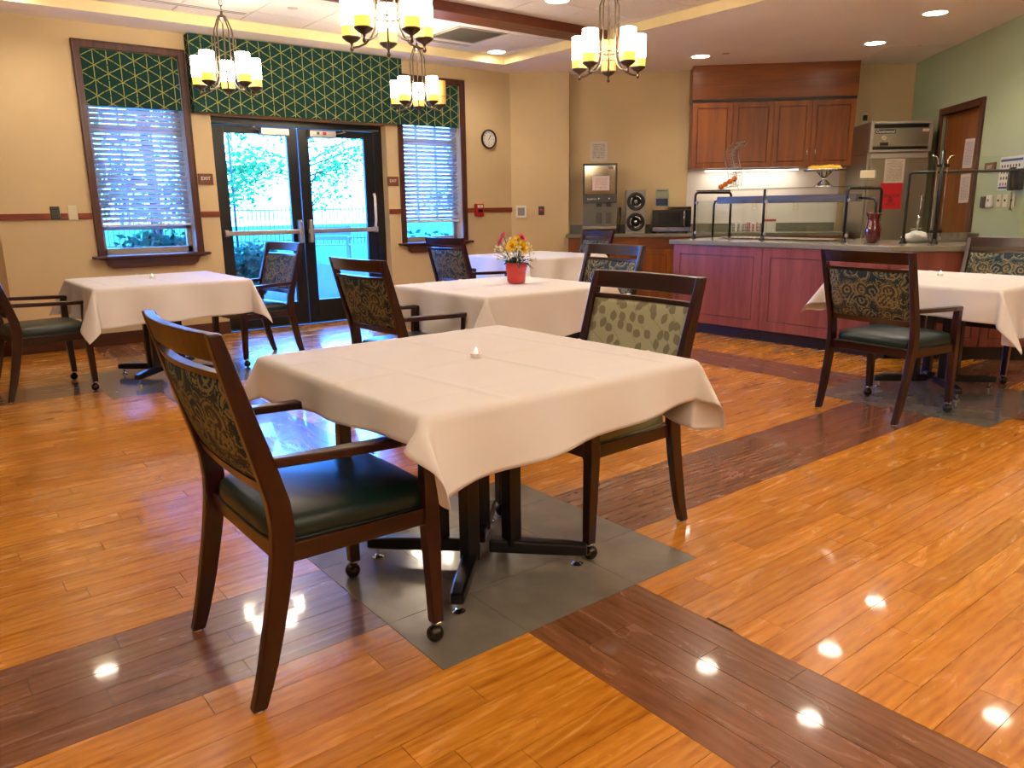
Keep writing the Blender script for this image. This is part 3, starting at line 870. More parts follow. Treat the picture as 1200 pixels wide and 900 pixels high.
def make_chair(fabric, seat_mat, name='dining_chair'):
    t = thing(name, 'x', 'chair')
    zs = [0.0, 0.06, 0.12, 0.18, 0.24, 0.30, 0.36, 0.42, 0.48, 0.55, 0.62, 0.70, 0.78, 0.86, 0.93, 0.985]
    for s in (1, -1):
        m = MB(); m.bar([(post_x(z), s * post_y(z), z + (0.006 if z == 0 else 0)) for z in zs], [0.038, 0.043, 0.048, 0.052, 0.054, 0.056, 0.058, 0.060, 0.060, 0.058, 0.055, 0.052, 0.047, 0.042, 0.037, 0.032], 0.032)
        p = m.build('back_leg', M['cherry'], t, bevel=0.005)
        MB().lathe([(0.014, 0), (0.016, 0.003), (0.014, 0.007)], 12, (post_x(0), s * post_y(0), 0)).build('glide', M['chrome'], p)
        yf = s * 0.262
        m = MB(); m.bar([(0.268, yf, 0.062), (0.262, yf, 0.25), (0.258, yf, 0.40), (0.258, yf, 0.55), (0.262, yf, 0.638)], [0.036, 0.042, 0.046, 0.042, 0.040], [0.034, 0.040, 0.044, 0.038, 0.036])
        lg = m.build('front_leg', M['cherry'], t, bevel=0.004)
        c = MB().lathe([(0.010, 0.050), (0.014, 0.054), (0.019, 0.060), (0.019, 0.066)], 14, (0.268, yf, 0))
        c.tube([(0.268, yf, 0.066), (0.268, yf, 0.045)], 0.007, 8)
        c.build('caster_collar', M['chrome'], lg, smooth=True)
        b = MB().ball((0.262, yf + s * 0.002, 0.0265), 0.0262, 16, 12)
        b.build('caster_ball', M['caster'], lg, smooth=True)
        # arm rest
        pa = [(post_x(0.655) + 0.02, s * (post_y(0.655) + 0.002), 0.655), (-0.08, s * 0.276, 0.652), (0.06, s * 0.279, 0.647), (0.18, s * 0.275, 0.643), (0.262, s * 0.266, 0.640), (0.285, s * 0.262, 0.634)]
        m = MB(); m.bar(pa, [0.026] * 6, [0.030, 0.040, 0.046, 0.046, 0.042, 0.038], ax=(0, 0, 1))
        m.build('armrest', M['cherry_x'], t, bevel=0.006, seg=3)
    # seat frame
    fr = MB()
    for s in (1, -1): fr.bar([(-0.175, s * 0.250, 0.405), (0.262, s * 0.262, 0.405)], 0.05, 0.024, ax=(0, 0, 1))
    fr.bar([(-0.172, -0.25, 0.405), (-0.172, 0.25, 0.405)], 0.05, 0.024, ax=(0, 0, 1), ay=(1, 0, 0))
    fr.bar([(0.262, -0.262, 0.405), (0.262, 0.262, 0.405)], 0.05, 0.024, ax=(0, 0, 1), ay=(1, 0, 0))
    fr.build('seat_frame', M['cherry_x'], t, bevel=0.003)
    # cushion
    def outline(k, n=48):
        a = 2 * PI * k / n
        ca, sa = math.cos(a), math.sin(a)
        e = 0.32
        x = math.copysign(abs(ca) ** e, ca); y = math.copysign(abs(sa) ** e, sa)
        w = 0.245 + 0.022 * (x + 1) / 2
        return x * 0.242 + 0.052, y * w
    lay = [(0.90, 0.424), (0.985, 0.428), (1.0, 0.440), (1.0, 0.458), (0.985, 0.472), (0.95, 0.483), (0.88, 0.491), (0.7, 0.498), (0.4, 0.503), (0.0, 0.505)]
    m = MB()
    n = 48
    def fn(i, j):
        x, y = outline(j); sc, z = lay[i]
        return ((x - 0.052) * sc + 0.052, y * sc, z)
    m.grid(fn, len(lay), n, closed=True)
    st = m.build('seat', seat_mat, t, smooth=True)
    pp = MB()
    pp.tube([(outline(k % n)[0], outline(k % n)[1], 0.432) for k in range(n + 1)], 0.004, 6, cap=False)
    pp.build('piping', seat_mat, st, smooth=True)
    back_slab(0.915, 0.985, 0.028).build('crest_rail', M['cherry_x'], t, bevel=0.004)
    back_slab(0.872, 0.889, 0.026, nz=3).build('cross_rail', M['cherry_x'], t)
    back_slab(0.565, 0.595, 0.026, nz=3).build('cross_rail', M['cherry_x'], t)
    back_slab(0.597, 0.870, 0.042, inset=-0.016, pad=1, ny=19, nz=15).build('back_panel', fabric, t, smooth=True)
    return t

proto = make_chair(M['swirl'], M['vinyl'])
chairs = [
 ((-0.2, 0.402), 0, 'dark green vinyl armchair at the near table, seen from behind, nearest the camera', 0),
 ((1.057, 0.503), 180, 'armchair with sage green leaf patterned back and olive seat at the near table', 1),
 ((1.286, 2.346), 3, 'armchair with looped pattern back, just behind the near table, facing the potted flowers', 0),
 ((1.34, 4.90), 187, 'green seated armchair standing in front of the double glass doors', 0),
 ((-0.32, 4.743), 5.5, 'armchair cut by the left edge of the picture, beside the table under the left window', 0),
 ((3.337, 4.566), 3, 'armchair with blue lit patterned back below the window right of the doors', 0),
 ((2.722, 2.304), 178, 'armchair behind the leaf patterned chair, on the far side of the flower table', 0),
 ((5.071, 4.885), 171, 'smallest visible armchair back, farthest off, in front of the ice machine counter', 0),
 ((3.622, 0.585), -6, 'armchair seen from behind with teal seat, left of the right table', 0),
 ((5.20, 0.64), 180, 'armchair cut by the right edge of the picture, behind the right table', 0),
]
leafy = make_chair(M['leaf'], M['vinyl_sage'])
used = False
for (x, y), a, lab, kind in chairs:
    if kind: o = leafy
    elif not used: o = proto; used = True
    else: o = copy_tree(proto)
    o.location = (x, y, 0); o.rotation_euler = (0, 0, math.radians(a))
    o['label'] = lab; o['group'] = 'dining armchairs'

# ------------------------------------------------------------------ tables and cloths
TZ = 0.745
def cloth_mesh(S, half, shift, rot, seed, corner):
    """square cloth of half side `half`, laid on a square top of half side S, a little shifted and turned"""
    r = random.Random(seed)
    N = 121
    ph = [r.uniform(0, 6.28) for _ in range(8)]
    R = 0.016
    def hang(t):           # rounded edge: outward offset and drop for a length t past the edge
        q = R * PI / 2
        if t < q: return R * math.sin(t / R), R * (1 - math.cos(t / R))
        return R, R + (t - q)
    def fn(p_, q_):
        s = shift[0] + p_ * math.cos(rot) - q_ * math.sin(rot)
        t = shift[1] + p_ * math.sin(rot) + q_ * math.cos(rot)
        a, b = abs(s) - S, abs(t) - S
        sx, sy = (1 if s >= 0 else -1), (1 if t >= 0 else -1)
        z0 = TZ + 0.006 + 0.0010 * math.sin(9 * s + ph[0]) * math.sin(7 * t + ph[1])
        for q in (p_, q_):                         # pressed fold lines
            z0 += 0.0045 * math.exp(-(q / 0.009) ** 2) + 0.0034 * math.exp(-((abs(q) - half * 0.5) / 0.009) ** 2)
        if a <= 0 and b <= 0: return (s, t, z0)
        def side(d, along, k):
            o, dn = hang(d)
            f = 0.10 + 0.07 * math.sin(3.1 * along + ph[k]) + 0.05 * math.sin(8 * along + ph[k + 1])
            tt = max(0, d - 0.02)
            return o + f * tt + 0.020 * math.sin(15 * along + ph[k]) * tt / 0.2, -dn + 0.5 * f * f * tt
        if b <= 0:
            o, dz = side(a, t, 2 if sx > 0 else 4); return (sx * (S + o), t, TZ + 0.006 + dz)
        if a <= 0:
            o, dz = side(b, s, 3 if sy > 0 else 5); return (s, sy * (S + o), TZ + 0.006 + dz)
        rr = math.hypot(a, b); p = math.atan2(b, a)
        psi_max, lat, twist = corner[(sx, sy)]
        od = Vector((sx * math.cos(PI / 4 + twist), sy * math.sin(PI / 4 + twist), 0))
        ld = Vector((od.y, -od.x, 0)) * (1 if sx * sy > 0 else -1)
        k = math.sin(2 * p)
        psi = psi_max * (k ** 0.8)
        w = lat * math.sin(4 * p)
        d = od * math.sin(psi) + ld * math.sin(w) + Vector((0, 0, -math.cos(psi) * math.cos(w)))
        f0, z0s = side(rr, S * sy if p < PI / 4 else S * sx, (2 if sx > 0 else 4) if p < PI / 4 else (3 if sy > 0 else 5))
        e = 1 - min(1, k * 1.6)
        base = Vector((sx * S, sy * S, TZ + 0.006))
        P1 = base + Vector((0.010 * sx, 0.010 * sy, -0.006)) + d * rr
        if p < PI / 4: P0 = base + Vector((sx * f0, 0, z0s))
        else: P0 = base + Vector((0, sy * f0, z0s))
        return tuple(P1 * (1 - e) + P0 * e)
    m = MB()
    m.grid(lambda i, j: fn(-half + 2 * half * i / (N - 1), -half + 2 * half * j / (N - 1)), N, N)
    return m

def table(loc, rz, S, half, shift, rot, label, clabel, seed, corner, group='square pedestal dining tables', cross=45):
    t = thing('dining_table', label, 'table', (*loc, 0), rz, group)
    MB().box(-S + 0.004, S - 0.004, -S + 0.004, S - 0.004, TZ - 0.028, TZ).build('table_top', M['trim'], t, bevel=0.006)
    cr = math.radians(cross)
    for k in range(4):
        a = cr + k * PI / 2
        d = Vector((math.cos(a), math.sin(a), 0))
        m = MB()
        pr = Vector((-d.y, d.x, 0))
        m.bar([d * 0.05 + Vector((0, 0, 0.072)), d * 0.33 + Vector((0, 0, 0.066)), d * 0.40 + Vector((0, 0, 0.062))], [0.05, 0.046, 0.038], [0.055, 0.05, 0.044], ax=(0, 0, 1), ay=pr)
        f = m.build('foot', M['black_metal'], t, bevel=0.008)
        MB().lathe([(0.022, 0), (0.022, 0.006), (0.012, 0.012), (0.006, 0.014), (0.006, 0.045)], 12, tuple(d * 0.365)).build('glide', M['chrome'], f)
        m = MB()
        q = d * 0.13
        m.box(q.x - 0.026, q.x + 0.026, q.y - 0.026, q.y + 0.026, 0.07, TZ - 0.045)
        m.build('column', M['black_metal'], t, bevel=0.004)
    MB().box(-0.25, 0.25, -0.25, 0.25, TZ - 0.045, TZ - 0.029).build('mounting_plate', M['black_metal'], t)
    o = cloth_mesh(S, half, shift, rot, seed, corner).build('tablecloth', M['cloth'], None, smooth=True, fix=False)
    o.location = (*loc, 0); o.rotation_euler = (0, 0, rz)
    sd = o.modifiers.new('thick', 'SOLIDIFY'); sd.thickness = 0.0016; sd.offset = 1
    tag(o, clabel, 'tablecloth', 'white square tablecloths')
    return t
def cn(a, b, c, d):
    return {(-1, -1): a, (1, -1): b, (1, 1): c, (-1, 1): d}
R_ = math.radians
table((0.465, 0.49), R_(0.5), 0.53, 0.69, (0.045, -0.015), R_(4), 'square pedestal table nearest the camera, on the grey stone square', 'white tablecloth with a single pink tealight on the nearest table', 11,
      cn((R_(30), R_(26), R_(-8)), (R_(27), R_(12), R_(-4)), (R_(30), R_(8), 0), (R_(30), R_(8), R_(14))))
table((0.52, 4.74), R_(0), 0.53, 0.78, (-0.01, -0.02), R_(1), 'square pedestal table under the window left of the doors', 'white tablecloth on the table under the left window', 12,
      cn((R_(22), R_(14), 0), (R_(22), R_(10), R_(-6)), (R_(30), R_(8), 0), (R_(30), R_(8), 0)))
table((4.47, 0.645), R_(0), 0.53, 0.80, (0.08, -0.07), R_(-2), 'square pedestal table at the right, in front of the buffet counter', 'white tablecloth on the table at the right of the picture', 13,
      cn((R_(26), R_(12), R_(8)), (R_(30), R_(8), 0), (R_(30), R_(8), 0), (R_(34), R_(12), R_(16))))
table((2.10, 2.43), R_(0), 0.515, 0.80, (0.01, 0.0), R_(1), 'square pedestal table in the middle of the room carrying the potted flowers', 'white tablecloth under the red flower pot', 14,
      cn((R_(24), R_(22), 0), (R_(30), R_(8), 0), (R_(30), R_(8), 0), (R_(30), R_(8), 0)))
table((4.40, 4.83), R_(0), 0.53, 0.80, (0.0, 0.0), R_(-1), 'square pedestal table farthest off, in front of the corner wall', 'white tablecloth on the farthest table, behind the potted flowers', 15,
      cn((R_(24), R_(10), 0), (R_(30), R_(8), 0), (R_(30), R_(8), 0), (R_(30), R_(8), 0)))

CZ = TZ + 0.0095
def tealight(loc, label, glow):
    t = thing('tealight', label, 'candle', (*loc, CZ), 0, 'battery tealights')
    MB().lathe([(0.0, 0), (0.0195, 0), (0.0195, 0.016), (0.017, 0.0165), (0.015, 0.013), (0.0, 0.013)], 24).build('cup', M['white'], t, smooth=False)
    MB().lathe([(0.006, 0.013), (0.0068, 0.019), (0.006, 0.026), (0.0035, 0.033), (0.0, 0.037)], 12).build('flame_bulb', glow, t, smooth=True)
tealight((0.475, 0.475), 'small white tealight with pink flame on the nearest table', emit_mat('pink_bulb', (1.0, 0.22, 0.25), 1.6))
tealight((0.506, 4.80), 'small tealight with pale green flame on the table under the left window', emit_mat('green_bulb', (0.5, 1.0, 0.8), 1.2))
tealight((4.62, 0.74), 'small tealight with whitish green flame on the right hand table', emit_mat('white_bulb', (0.75, 1.0, 0.9), 1.2))

# potted flowers
pf = thing('potted_flowers', 'red pot of yellow, pink and white cut flowers on the middle table', 'flowers', (2.215, 2.43, CZ + 0.003), R_(20))
pf.scale = (1.02, 1.02, 1.30)
def sq(r, z, n=32):
    out = []
    for k in range(n):
        a = 2 * PI * k / n
        ca, sa = math.cos(a), math.sin(a); e = 0.45
        out.append((math.copysign(abs(ca) ** e, ca) * r, math.copysign(abs(sa) ** e, sa) * r, z))
    return out
prof = [(0.035, 0.0), (0.046, 0.004), (0.050, 0.012), (0.052, 0.06), (0.053, 0.064), (0.057, 0.066), (0.058, 0.102), (0.054, 0.104), (0.051, 0.098), (0.05, 0.075), (0.0, 0.075)]
ringp = [sq(r, z) for r, z in prof]
MB().grid(lambda i, j: ringp[i][j], len(prof), 32, closed=True).build('pot', M['coral'], pf, smooth=True)
fr = random.Random(5)
def bloom(c, r, mat, name, petals=14, lay=3):
    m = MB()
    up = Vector((c[0] * 1.8, c[1] * 1.8, 0.12)).normalized()
    a = up.orthogonal().normalized(); b = up.cross(a)
    for l in range(lay):
        for k in range(petals):
            t = 2 * PI * (k + 0.5 * l) / petals
            d = a * math.cos(t) + b * math.sin(t)
            el = R_(12 + 24 * l)
            o = d * math.cos(el) + up * math.sin(el)
            s = d.cross(up) * r * 0.2
            L = r * (1 - 0.22 * l)
            C = Vector(c)
            m._add([C, C + o * L * 0.55 + s, C + o * L + up * r * 0.08, C + o * L * 0.55 - s], [(0, 1, 2, 3)])
    m.ball(tuple(Vector(c) + up * r * 0.12), r * 0.22, 8, 6)
    return m.build(name, mat, pf, fix=False)
flo = [((-0.018, -0.045, 0.185), 0.042, 'petal_yellow', 'yellow_flower'), ((0.032, -0.045, 0.178), 0.046, 'petal_yellow', 'yellow_flower'), ((0.005, -0.03, 0.215), 0.03, 'petal_yellow', 'yellow_flower'),
       ((-0.062, 0.02, 0.235), 0.028, 'petal_pink', 'pink_flower'), ((-0.078, 0.03, 0.205), 0.026, 'petal_pink', 'pink_flower'), ((0.03, -0.015, 0.222), 0.033, 'petal_pink', 'pink_flower')]
for c, r, mt, nm in flo:
    # turn the cluster towards the viewer's side of the pot
    ang = R_(-58)
    x, y = c[0], c[1]
    w = (x * math.cos(ang) - y * math.sin(ang), x * math.sin(ang) + y * math.cos(ang), c[2])
    w = (w[0] * 1.25, w[1] * 1.25, w[2]); r *= 1.2
    o = bloom(w, r, M[mt], nm)
    st = MB().tube([(0, 0, 0.07), (w[0] * 0.6, w[1] * 0.6, 0.07 + (w[2] - 0.07) * 0.6), tuple(w)], 0.0018, 5)
    st.build('stem', M['leafgreen'], o)
bl = MB(); bs = MB()
for k in range(150):
    a = fr.uniform(0, 2 * PI); rr = fr.uniform(0.03, 0.15); z = 0.12 + fr.uniform(0.0, 0.11) * (1.15 - rr / 0.15 * 0.5)
    p = (rr * math.cos(a), rr * math.sin(a), z)
    bl.ball(p, fr.uniform(0.004, 0.0075), 6, 4)
    if k % 4 == 0: bs.tube([(0, 0, 0.075), (p[0] * 0.5, p[1] * 0.5, 0.075 + (p[2] - 0.075) * 0.7), p], 0.0009, 4)
o = bl.build('filler_blossom', M['petal_white'], pf, smooth=True); o['kind'] = 'stuff'
bs.build('filler_stem', M['leafgreen'], o)
for k in range(16):
    a = fr.uniform(0, 2 * PI); L = fr.uniform(0.06, 0.10)
    d = Vector((math.cos(a), math.sin(a), fr.uniform(-0.2, 0.9))).normalized(); s = Vector((-math.sin(a), math.cos(a), 0)) * L * 0.26
    c0 = Vector((math.cos(a) * 0.03, math.sin(a) * 0.03, 0.10))
    e = c0 + d * L + Vector((0, 0, -0.25 * L))
    mid = c0 + d * L * 0.5 + Vector((0, 0, 0.008))
    MB()._add([c0, mid + s, e, mid - s, mid + Vector((0, 0, -0.006))], [(0, 1, 4), (1, 2, 4), (2, 3, 4), (3, 0, 4)]).build('leaf', M['leafgreen'], pf, fix=False)

# ------------------------------------------------------------------ kitchen wall and buffet
def kthing(name, label, cat, u, v, z=0.0, group=None):
    return thing(name, label, cat, tuple(uv(u, v, z)), KROT, group)
def panel_door(parent, x0, x1, z0, z1, y, mat, mat_h, name='door', rail=0.062, th=0.02, g=0.002, field=True):
    """shaker style leaf: four frame members, a field board, dark groove between; front faces -y"""
    x0 += g; x1 -= g; z0 += g; z1 -= g
    m = MB()
    m.box(x0, x0 + rail, y - th, y, z0, z1).box(x1 - rail, x1, y - th, y, z0, z1).box(x0 + rail, x1 - rail, y - th, y, z0, z0 + rail).box(x0 + rail, x1 - rail, y - th, y, z1 - rail, z1)
    o = m.build(name, mat, parent, bevel=0.0015, seg=1)
    gp = 0.006
    MB().box(x0 + rail + gp, x1 - rail - gp, y - th + 0.001, y - 0.002, z0 + rail + gp, z1 - rail - gp).build('field', mat, o, bevel=0.003)
    MB().box(x0 + rail - 0.002, x1 - rail + 0.002, y - 0.008, y - 0.001, z0 + rail - 0.002, z1 - rail + 0.002).build('groove', M['groove'], o)
    return o
def pull(parent, x, z, y, L=0.13):
    MB().tube([(x, y, z - L / 2), (x, y - 0.025, z - L / 2 + 0.008), (x, y - 0.028, z), (x, y - 0.025, z + L / 2 - 0.008), (x, y, z + L / 2)], 0.005, 8).build('handle', M['chrome'], parent, smooth=True)

# upper cabinets
CABS = [(1.50, 1.99, 2.48), (2.48, 2.93, 3.44)]
for i, (a, b, c) in enumerate(CABS):
    t = kthing('wall_cabinet', ['cherry wood wall cabinet above the wire fruit stand', 'cherry wood wall cabinet with steel bar handles beside the refrigerator'][i], 'cabinet', a, 8.37, 1.70, 'cherry wall cabinets')
    w = c - a
    MB().box(0.001, w - 0.001, 0, 0.33, 0, 0.785).build('carcass', M['cabinet'], t)
    d1 = panel_door(t, 0, b - a, 0.0, 0.78, -0.0005, M['cabinet'], M['cabinet_h'])
    d2_ = panel_door(t, b - a, w, 0.0, 0.78, -0.0005, M['cabinet'], M['cabinet_h'])
    if i == 1:
        pull(d1, b - a - 0.035, 0.14, -0.02); pull(d2_, b - a + 0.06, 0.15, -0.02)
t = kthing('cabinet_soffit', 'plain cherry wood panel filling the space between wall cabinets and ceiling', 'panel', 1.49, 8.35, 2.515)
MB().box(0, 1.96, 0, 0.345, 0, ZC - 2.515 - 0.002).build('face_board', M['cabinet_h'], t, bevel=0.002)
MB().box(0.005, 1.955, 0.01, 0.345, -0.028, 0.0).build('shadow_strip', M['black'], t)
# strip light under the cabinets
t = kthing('strip_light', 'slim strip light fixed under the wall cabinets', 'light', 1.7, 8.50, 1.668)
MB().box(0, 1.15, 0, 0.08, 0.008, 0.031).build('housing', M['white'], t)
MB().box(0.01, 1.14, 0.008, 0.072, 0.0, 0.008).build('lens', M['strip'], t)

# base cabinets and worktop along the kitchen wall
units = [(-0.02, 0.85), (0.85, 1.72), (1.72, 2.55), (2.55, 3.36)]
ul = ['cherry wood base cabinet below the ice machine', 'cherry wood base cabinet below the microwave', 'cherry wood base cabinet behind the left end of the buffet', 'cherry wood base cabinet beside the refrigerator']
for (a, b), lab in zip(units, ul):
    t = kthing('base_cabinet', lab, 'cabinet', a, 8.08, 0, 'cherry base cabinets')
    w = b - a
    MB().box(0.001, w - 0.001, 0, 0.60, 0.10, 0.868).build('carcass', M['cabinet'], t)
    MB().box(0.001, w - 0.001, 0.06, 0.60, 0, 0.099).build('toe_kick', M['toe'], t)
    for x0, x1 in ((0, w / 2), (w / 2, w)):
        dw = MB().box(x0 + 0.002, x1 - 0.002, -0.02, -0.0005, 0.72, 0.862).build('drawer', M['cabinet_h'], t, bevel=0.002)
        panel_door(t, x0, x1, 0.105, 0.715, -0.0005, M['cabinet'], M['cabinet_h'])
t = kthing('worktop', 'grey worktop with low splash back along the kitchen wall', 'counter', -0.025, 8.04, 0.869)
MB().box(0, 3.40, 0, 0.655, 0, 0.043).box(-0.025, 0.0, 0, 0.42, 0, 0.043).build('slab', M['counter'], t, bevel=0.005)
MB().box(0.005, 3.40, 0.63, 0.655, 0.0435, 0.145).build('splash_back', M['counter'], t, bevel=0.003)
WT = 0.9125

# ice machine
t = kthing('ice_machine', 'grey countertop ice and water dispenser with mirrored upper door', 'ice machine', 0.16, 8.12, WT)
MB().box(0.004, 0.423, 0.025, 0.52, 0.06, 0.86).build('cabinet_body', M['dark_grey'], t, bevel=0.006)
MB().box(0.0, 0.427, 0.0, 0.024, 0.475, 0.862).build('upper_frame', M['dark_grey'], t, bevel=0.004)
dr_ = MB().box(0.022, 0.405, -0.006, -0.0005, 0.485, 0.835).build('mirror_door', paint('mirror_steel', hexc('b0a894'), 0.09, metal=1.0, var=0.03), t, bevel=0.003)
ov = MB(); ov.T = Matrix.Translation((0.345, -0.007, 0.812)) @ Matrix.Rotation(PI / 2, 4, 'X'); ov.lathe([(0.0, 0), (0.032, 0), (0.032, 0.002), (0, 0.002)], 20)
for i_, p in enumerate(ov.v): ov.v[i_] = (p[0], p[1], 0.812 + (p[2] - 0.812) * 0.42)
bo = ov.build('oval_badge', M['blue_ink'], dr_)
text_part('lettering', 'Follett', 0.020, M['print_white'], bo, (0.345, -0.0095, 0.812), (PI / 2, 0, 0), depth=0.0004)
cp = MB().box(0.0, 0.427, -0.008, 0.024, 0.385, 0.474).build('control_strip', M['dark_grey'], t, bevel=0.004)
text_part('lettering', 'Symphony', 0.028, M['print_white'], cp, (0.115, -0.0085, 0.432), (PI / 2, 0, 0), depth=0.0004)
for x in (0.20, 0.33):
    q = MB(); q.T = Matrix.Translation((x, -0.008, 0.435)) @ Matrix.Rotation(PI / 2, 4, 'X'); q.lathe([(0.010, 0), (0.010, 0.003), (0.0, 0.004)], 14); q.build('indicator_button', M['print_white'], cp)
MB().box(0.0, 0.427, 0.02, 0.05, 0.10, 0.384).build('lower_panel', M['panel_grey'], t, bevel=0.004)
for x in (0.205, 0.325):
    MB().prism([(x - 0.033, 0.0), (x + 0.033, 0.0), (x + 0.028, 0.03), (x - 0.028, 0.03)], 0.335, 0.384).build('spout', M['black'], t)
    MB().box(x - 0.034, x + 0.034, 0.008, 0.019, 0.13, 0.26).build('dispense_paddle', M['dark_grey'], t, bevel=0.012)
MB().box(0.0, 0.427, -0.06, 0.02, 0.06, 0.098).build('drip_tray', M['steel'], t, bevel=0.006)
for x in (0.04, 0.385): MB().lathe([(0.02, 0), (0.014, 0.06)], 12, (x, 0.06, 0)).build('foot', M['black'], t)
for x in (0.04, 0.385): MB().lathe([(0.02, 0), (0.014, 0.06)], 12, (x, 0.46, 0)).build('foot', M['black'], t)
def sheet(name, label, cat, mat, frame, w, h):
    """flat sheet in the x-z plane of a frame (matrix)"""
    o = MB().box(-w / 2, w / 2, -0.0012, 0.0, -h / 2, h / 2).build(name, mat)
    o.matrix_world = frame
    return tag(o, label, cat)
def kframe(u, v, z, rz=0.0, ry=0.0):
    p = uv(u, v, z)
    return Matrix.Translation(p) @ Matrix.Rotation(KROT + rz, 4, 'Z') @ Matrix.Rotation(ry, 4, 'Y')
P_RED = paper_mat('pink_notice_print', hexc('d9cfc8'), hexc('c07a7a'), 11, 0.12)
sheet('notice_sheet', 'white notice with red print taped to the ice machine door', 'notice', P_RED, kframe(0.385, 8.1125, 1.535), 0.21, 0.175)
P_WALL = paper_mat('bold_notice_print', hexc('cfc6ba'), hexc('7a7472'), 12, 0.14)
sheet('notice_sheet', 'white printed notice on the wall above the ice machine', 'notice', P_WALL, kframe(0.348, 8.698, 1.955), 0.225, 0.25)
# power cord beside it
o = MB().tube([tuple(uv(0.64, 8.685, 1.23)), tuple(uv(0.64, 8.655, 1.22)), tuple(uv(0.645, 8.655, 1.10)), tuple(uv(0.635, 8.64, 1.03)), tuple(uv(0.62, 8.60, WT + 0.008))], [0.016, 0.014, 0.007, 0.006, 0.006], 8).build('power_cord', M['black'], smooth=True)
tag(o, 'black plug and cord on the wall right of the ice machine', 'cord')

# twin cup dispenser
t = kthing('cup_dispenser', 'grey box with two round black cup dispenser openings on the worktop', 'dispenser', 0.70, 8.10, WT)
MB().box(0, 0.245, 0, 0.45, 0.0, 0.535).build('housing', M['grey'], t, bevel=0.006)
for z in (0.395, 0.145):
    q = MB(); q.T = Matrix.Translation((0.122, -0.0005, z)) @ Matrix.Rotation(PI / 2, 4, 'X')
    q.lathe([(0.112, 0), (0.112, 0.012), (0.10, 0.018), (0.06, 0.010), (0.06, 0.004), (0.0, 0.004)], 36); ro = q.build('rubber_ring', M['black'], t, smooth=True)
    q = MB(); q.T = Matrix.Translation((0.122, -0.005, z)) @ Matrix.Rotation(PI / 2, 4, 'X')
    for k in range(3):
        a0 = k * 2 * PI / 3 + 0.25
        pts = [(0.064 * math.cos(a0 + j * 0.2), 0.064 * math.sin(a0 + j * 0.2), 0.008) for j in range(8)]
        q.tube(pts, 0.007, 6)
    q.build('guide_finger', M['chrome'], ro, smooth=True)
    q = MB(); q.T = Matrix.Translation((0.122, -0.005, z)) @ Matrix.Rotation(PI / 2, 4, 'X'); q.lathe([(0.045, 0), (0.045, 0.006), (0.02, 0.014), (0.018, 0.03), (0, 0.034)], 24); q.build('cup_base', M['chrome'], ro, smooth=True)

# microwave with a sign holder on top
t = kthing('microwave', 'black and steel microwave oven on the worktop', 'microwave', 1.035, 8.16, WT)
MB().box(0.0, 0.475, 0.02, 0.42, 0.022, 0.325).build('case', M['steel'], t, bevel=0.006)
dm = MB().box(0.0, 0.40, -0.012, 0.0195, 0.075, 0.285).build('door', M['black'], t, bevel=0.004)
MB().box(0.07, 0.345, -0.0135, -0.0115, 0.105, 0.25).build('door_window', paint('dark_screen', hexc('2c302e'), 0.12, var=0.05), dm)
for za, zb_ in ((0.286, 0.325), (0.022, 0.074)): MB().box(0.0, 0.475, -0.012, 0.0195, za, zb_).build('steel_band', M['chrome'], t, bevel=0.003)
MB().box(0.402, 0.475, -0.010, 0.0195, 0.075, 0.285).build('control_panel', M['black'], t)
MB().tube([(0.385, -0.012, 0.085), (0.385, -0.04, 0.10), (0.385, -0.04, 0.26), (0.385, -0.012, 0.275)], 0.008, 8).build('handle', M['chrome'], dm, smooth=True)
for x in (0.04, 0.43):
    for y in (0.05, 0.38): MB().lathe([(0.016, 0), (0.016, 0.021)], 12, (x, y, 0)).build('foot', M['black'], t)
t = kthing('sign_holder', 'clear acrylic stand with white and blue card on the microwave', 'sign', 1.07, 8.33, WT + 0.326)
MB().box(0, 0.175, 0.0, 0.005, 0.003, 0.225).box(0, 0.175, -0.02, 0.06, 0.0, 0.003).build('acrylic_stand', M['acrylic'], t)
cd = MB().box(0.006, 0.169, 0.0055, 0.007, 0.006, 0.22).build('card', M['white'], t)
MB().box(0.012, 0.163, 0.0045, 0.0052, 0.012, 0.10).build('blue_print', M['blue_ink'], cd)
MB().box(0.02, 0.155, 0.0045, 0.0052, 0.19, 0.205).build('heading_print', M['grey'], cd)

# snack baskets on the worktop
pk = random.Random(9)
for i, (u0, u1, lab) in enumerate(((2.03, 2.20, 'white wire basket of snack packets, left of two on the back worktop'), (2.22, 2.37, 'white wire basket of snack packets with red wrappers on the back worktop'))):
    t = kthing('snack_basket', lab, 'basket', u0, 8.26, WT, 'snack baskets')
    w = u1 - u0
    m = MB()
    for z in (0.004, 0.04, 0.075, 0.105): m.tube([(0, 0, z), (w, 0, z), (w, 0.2, z), (0, 0.2, z), (0, 0, z)], 0.0025, 5)
    for k in range(9): m.tube([(w * k / 8, 0, 0.004), (w * k / 8, 0, 0.105)], 0.0018, 5); m.tube([(w * k / 8, 0.2, 0.004), (w * k / 8, 0.2, 0.105)], 0.0018, 5); m.tube([(w * k / 8, 0, 0.004), (w * k / 8, 0.2, 0.004)], 0.0018, 5)
    m.build('wire_frame', M['white'], t)
    for k in range(5):
        x = 0.015 + (w - 0.03) * k / 5
        MB().box(x, x + w / 6, 0.03, 0.17, 0.008, 0.10 + pk.uniform(0, 0.03)).build('snack_packet', M['white'] if k % 2 else (M['red_ink'] if i else M['grey']), t, bevel=0.006)
t = kthing('snack_box', 'red topped white snack box standing on the back worktop', 'box', 2.42, 8.27, WT)
MB().box(0, 0.145, 0, 0.08, 0, 0.155).build('carton', M['white'], t, bevel=0.002)
MB().box(-0.0005, 0.1455, -0.001, 0.081, 0.13, 0.156).build('red_band', M['red_ink'], t)

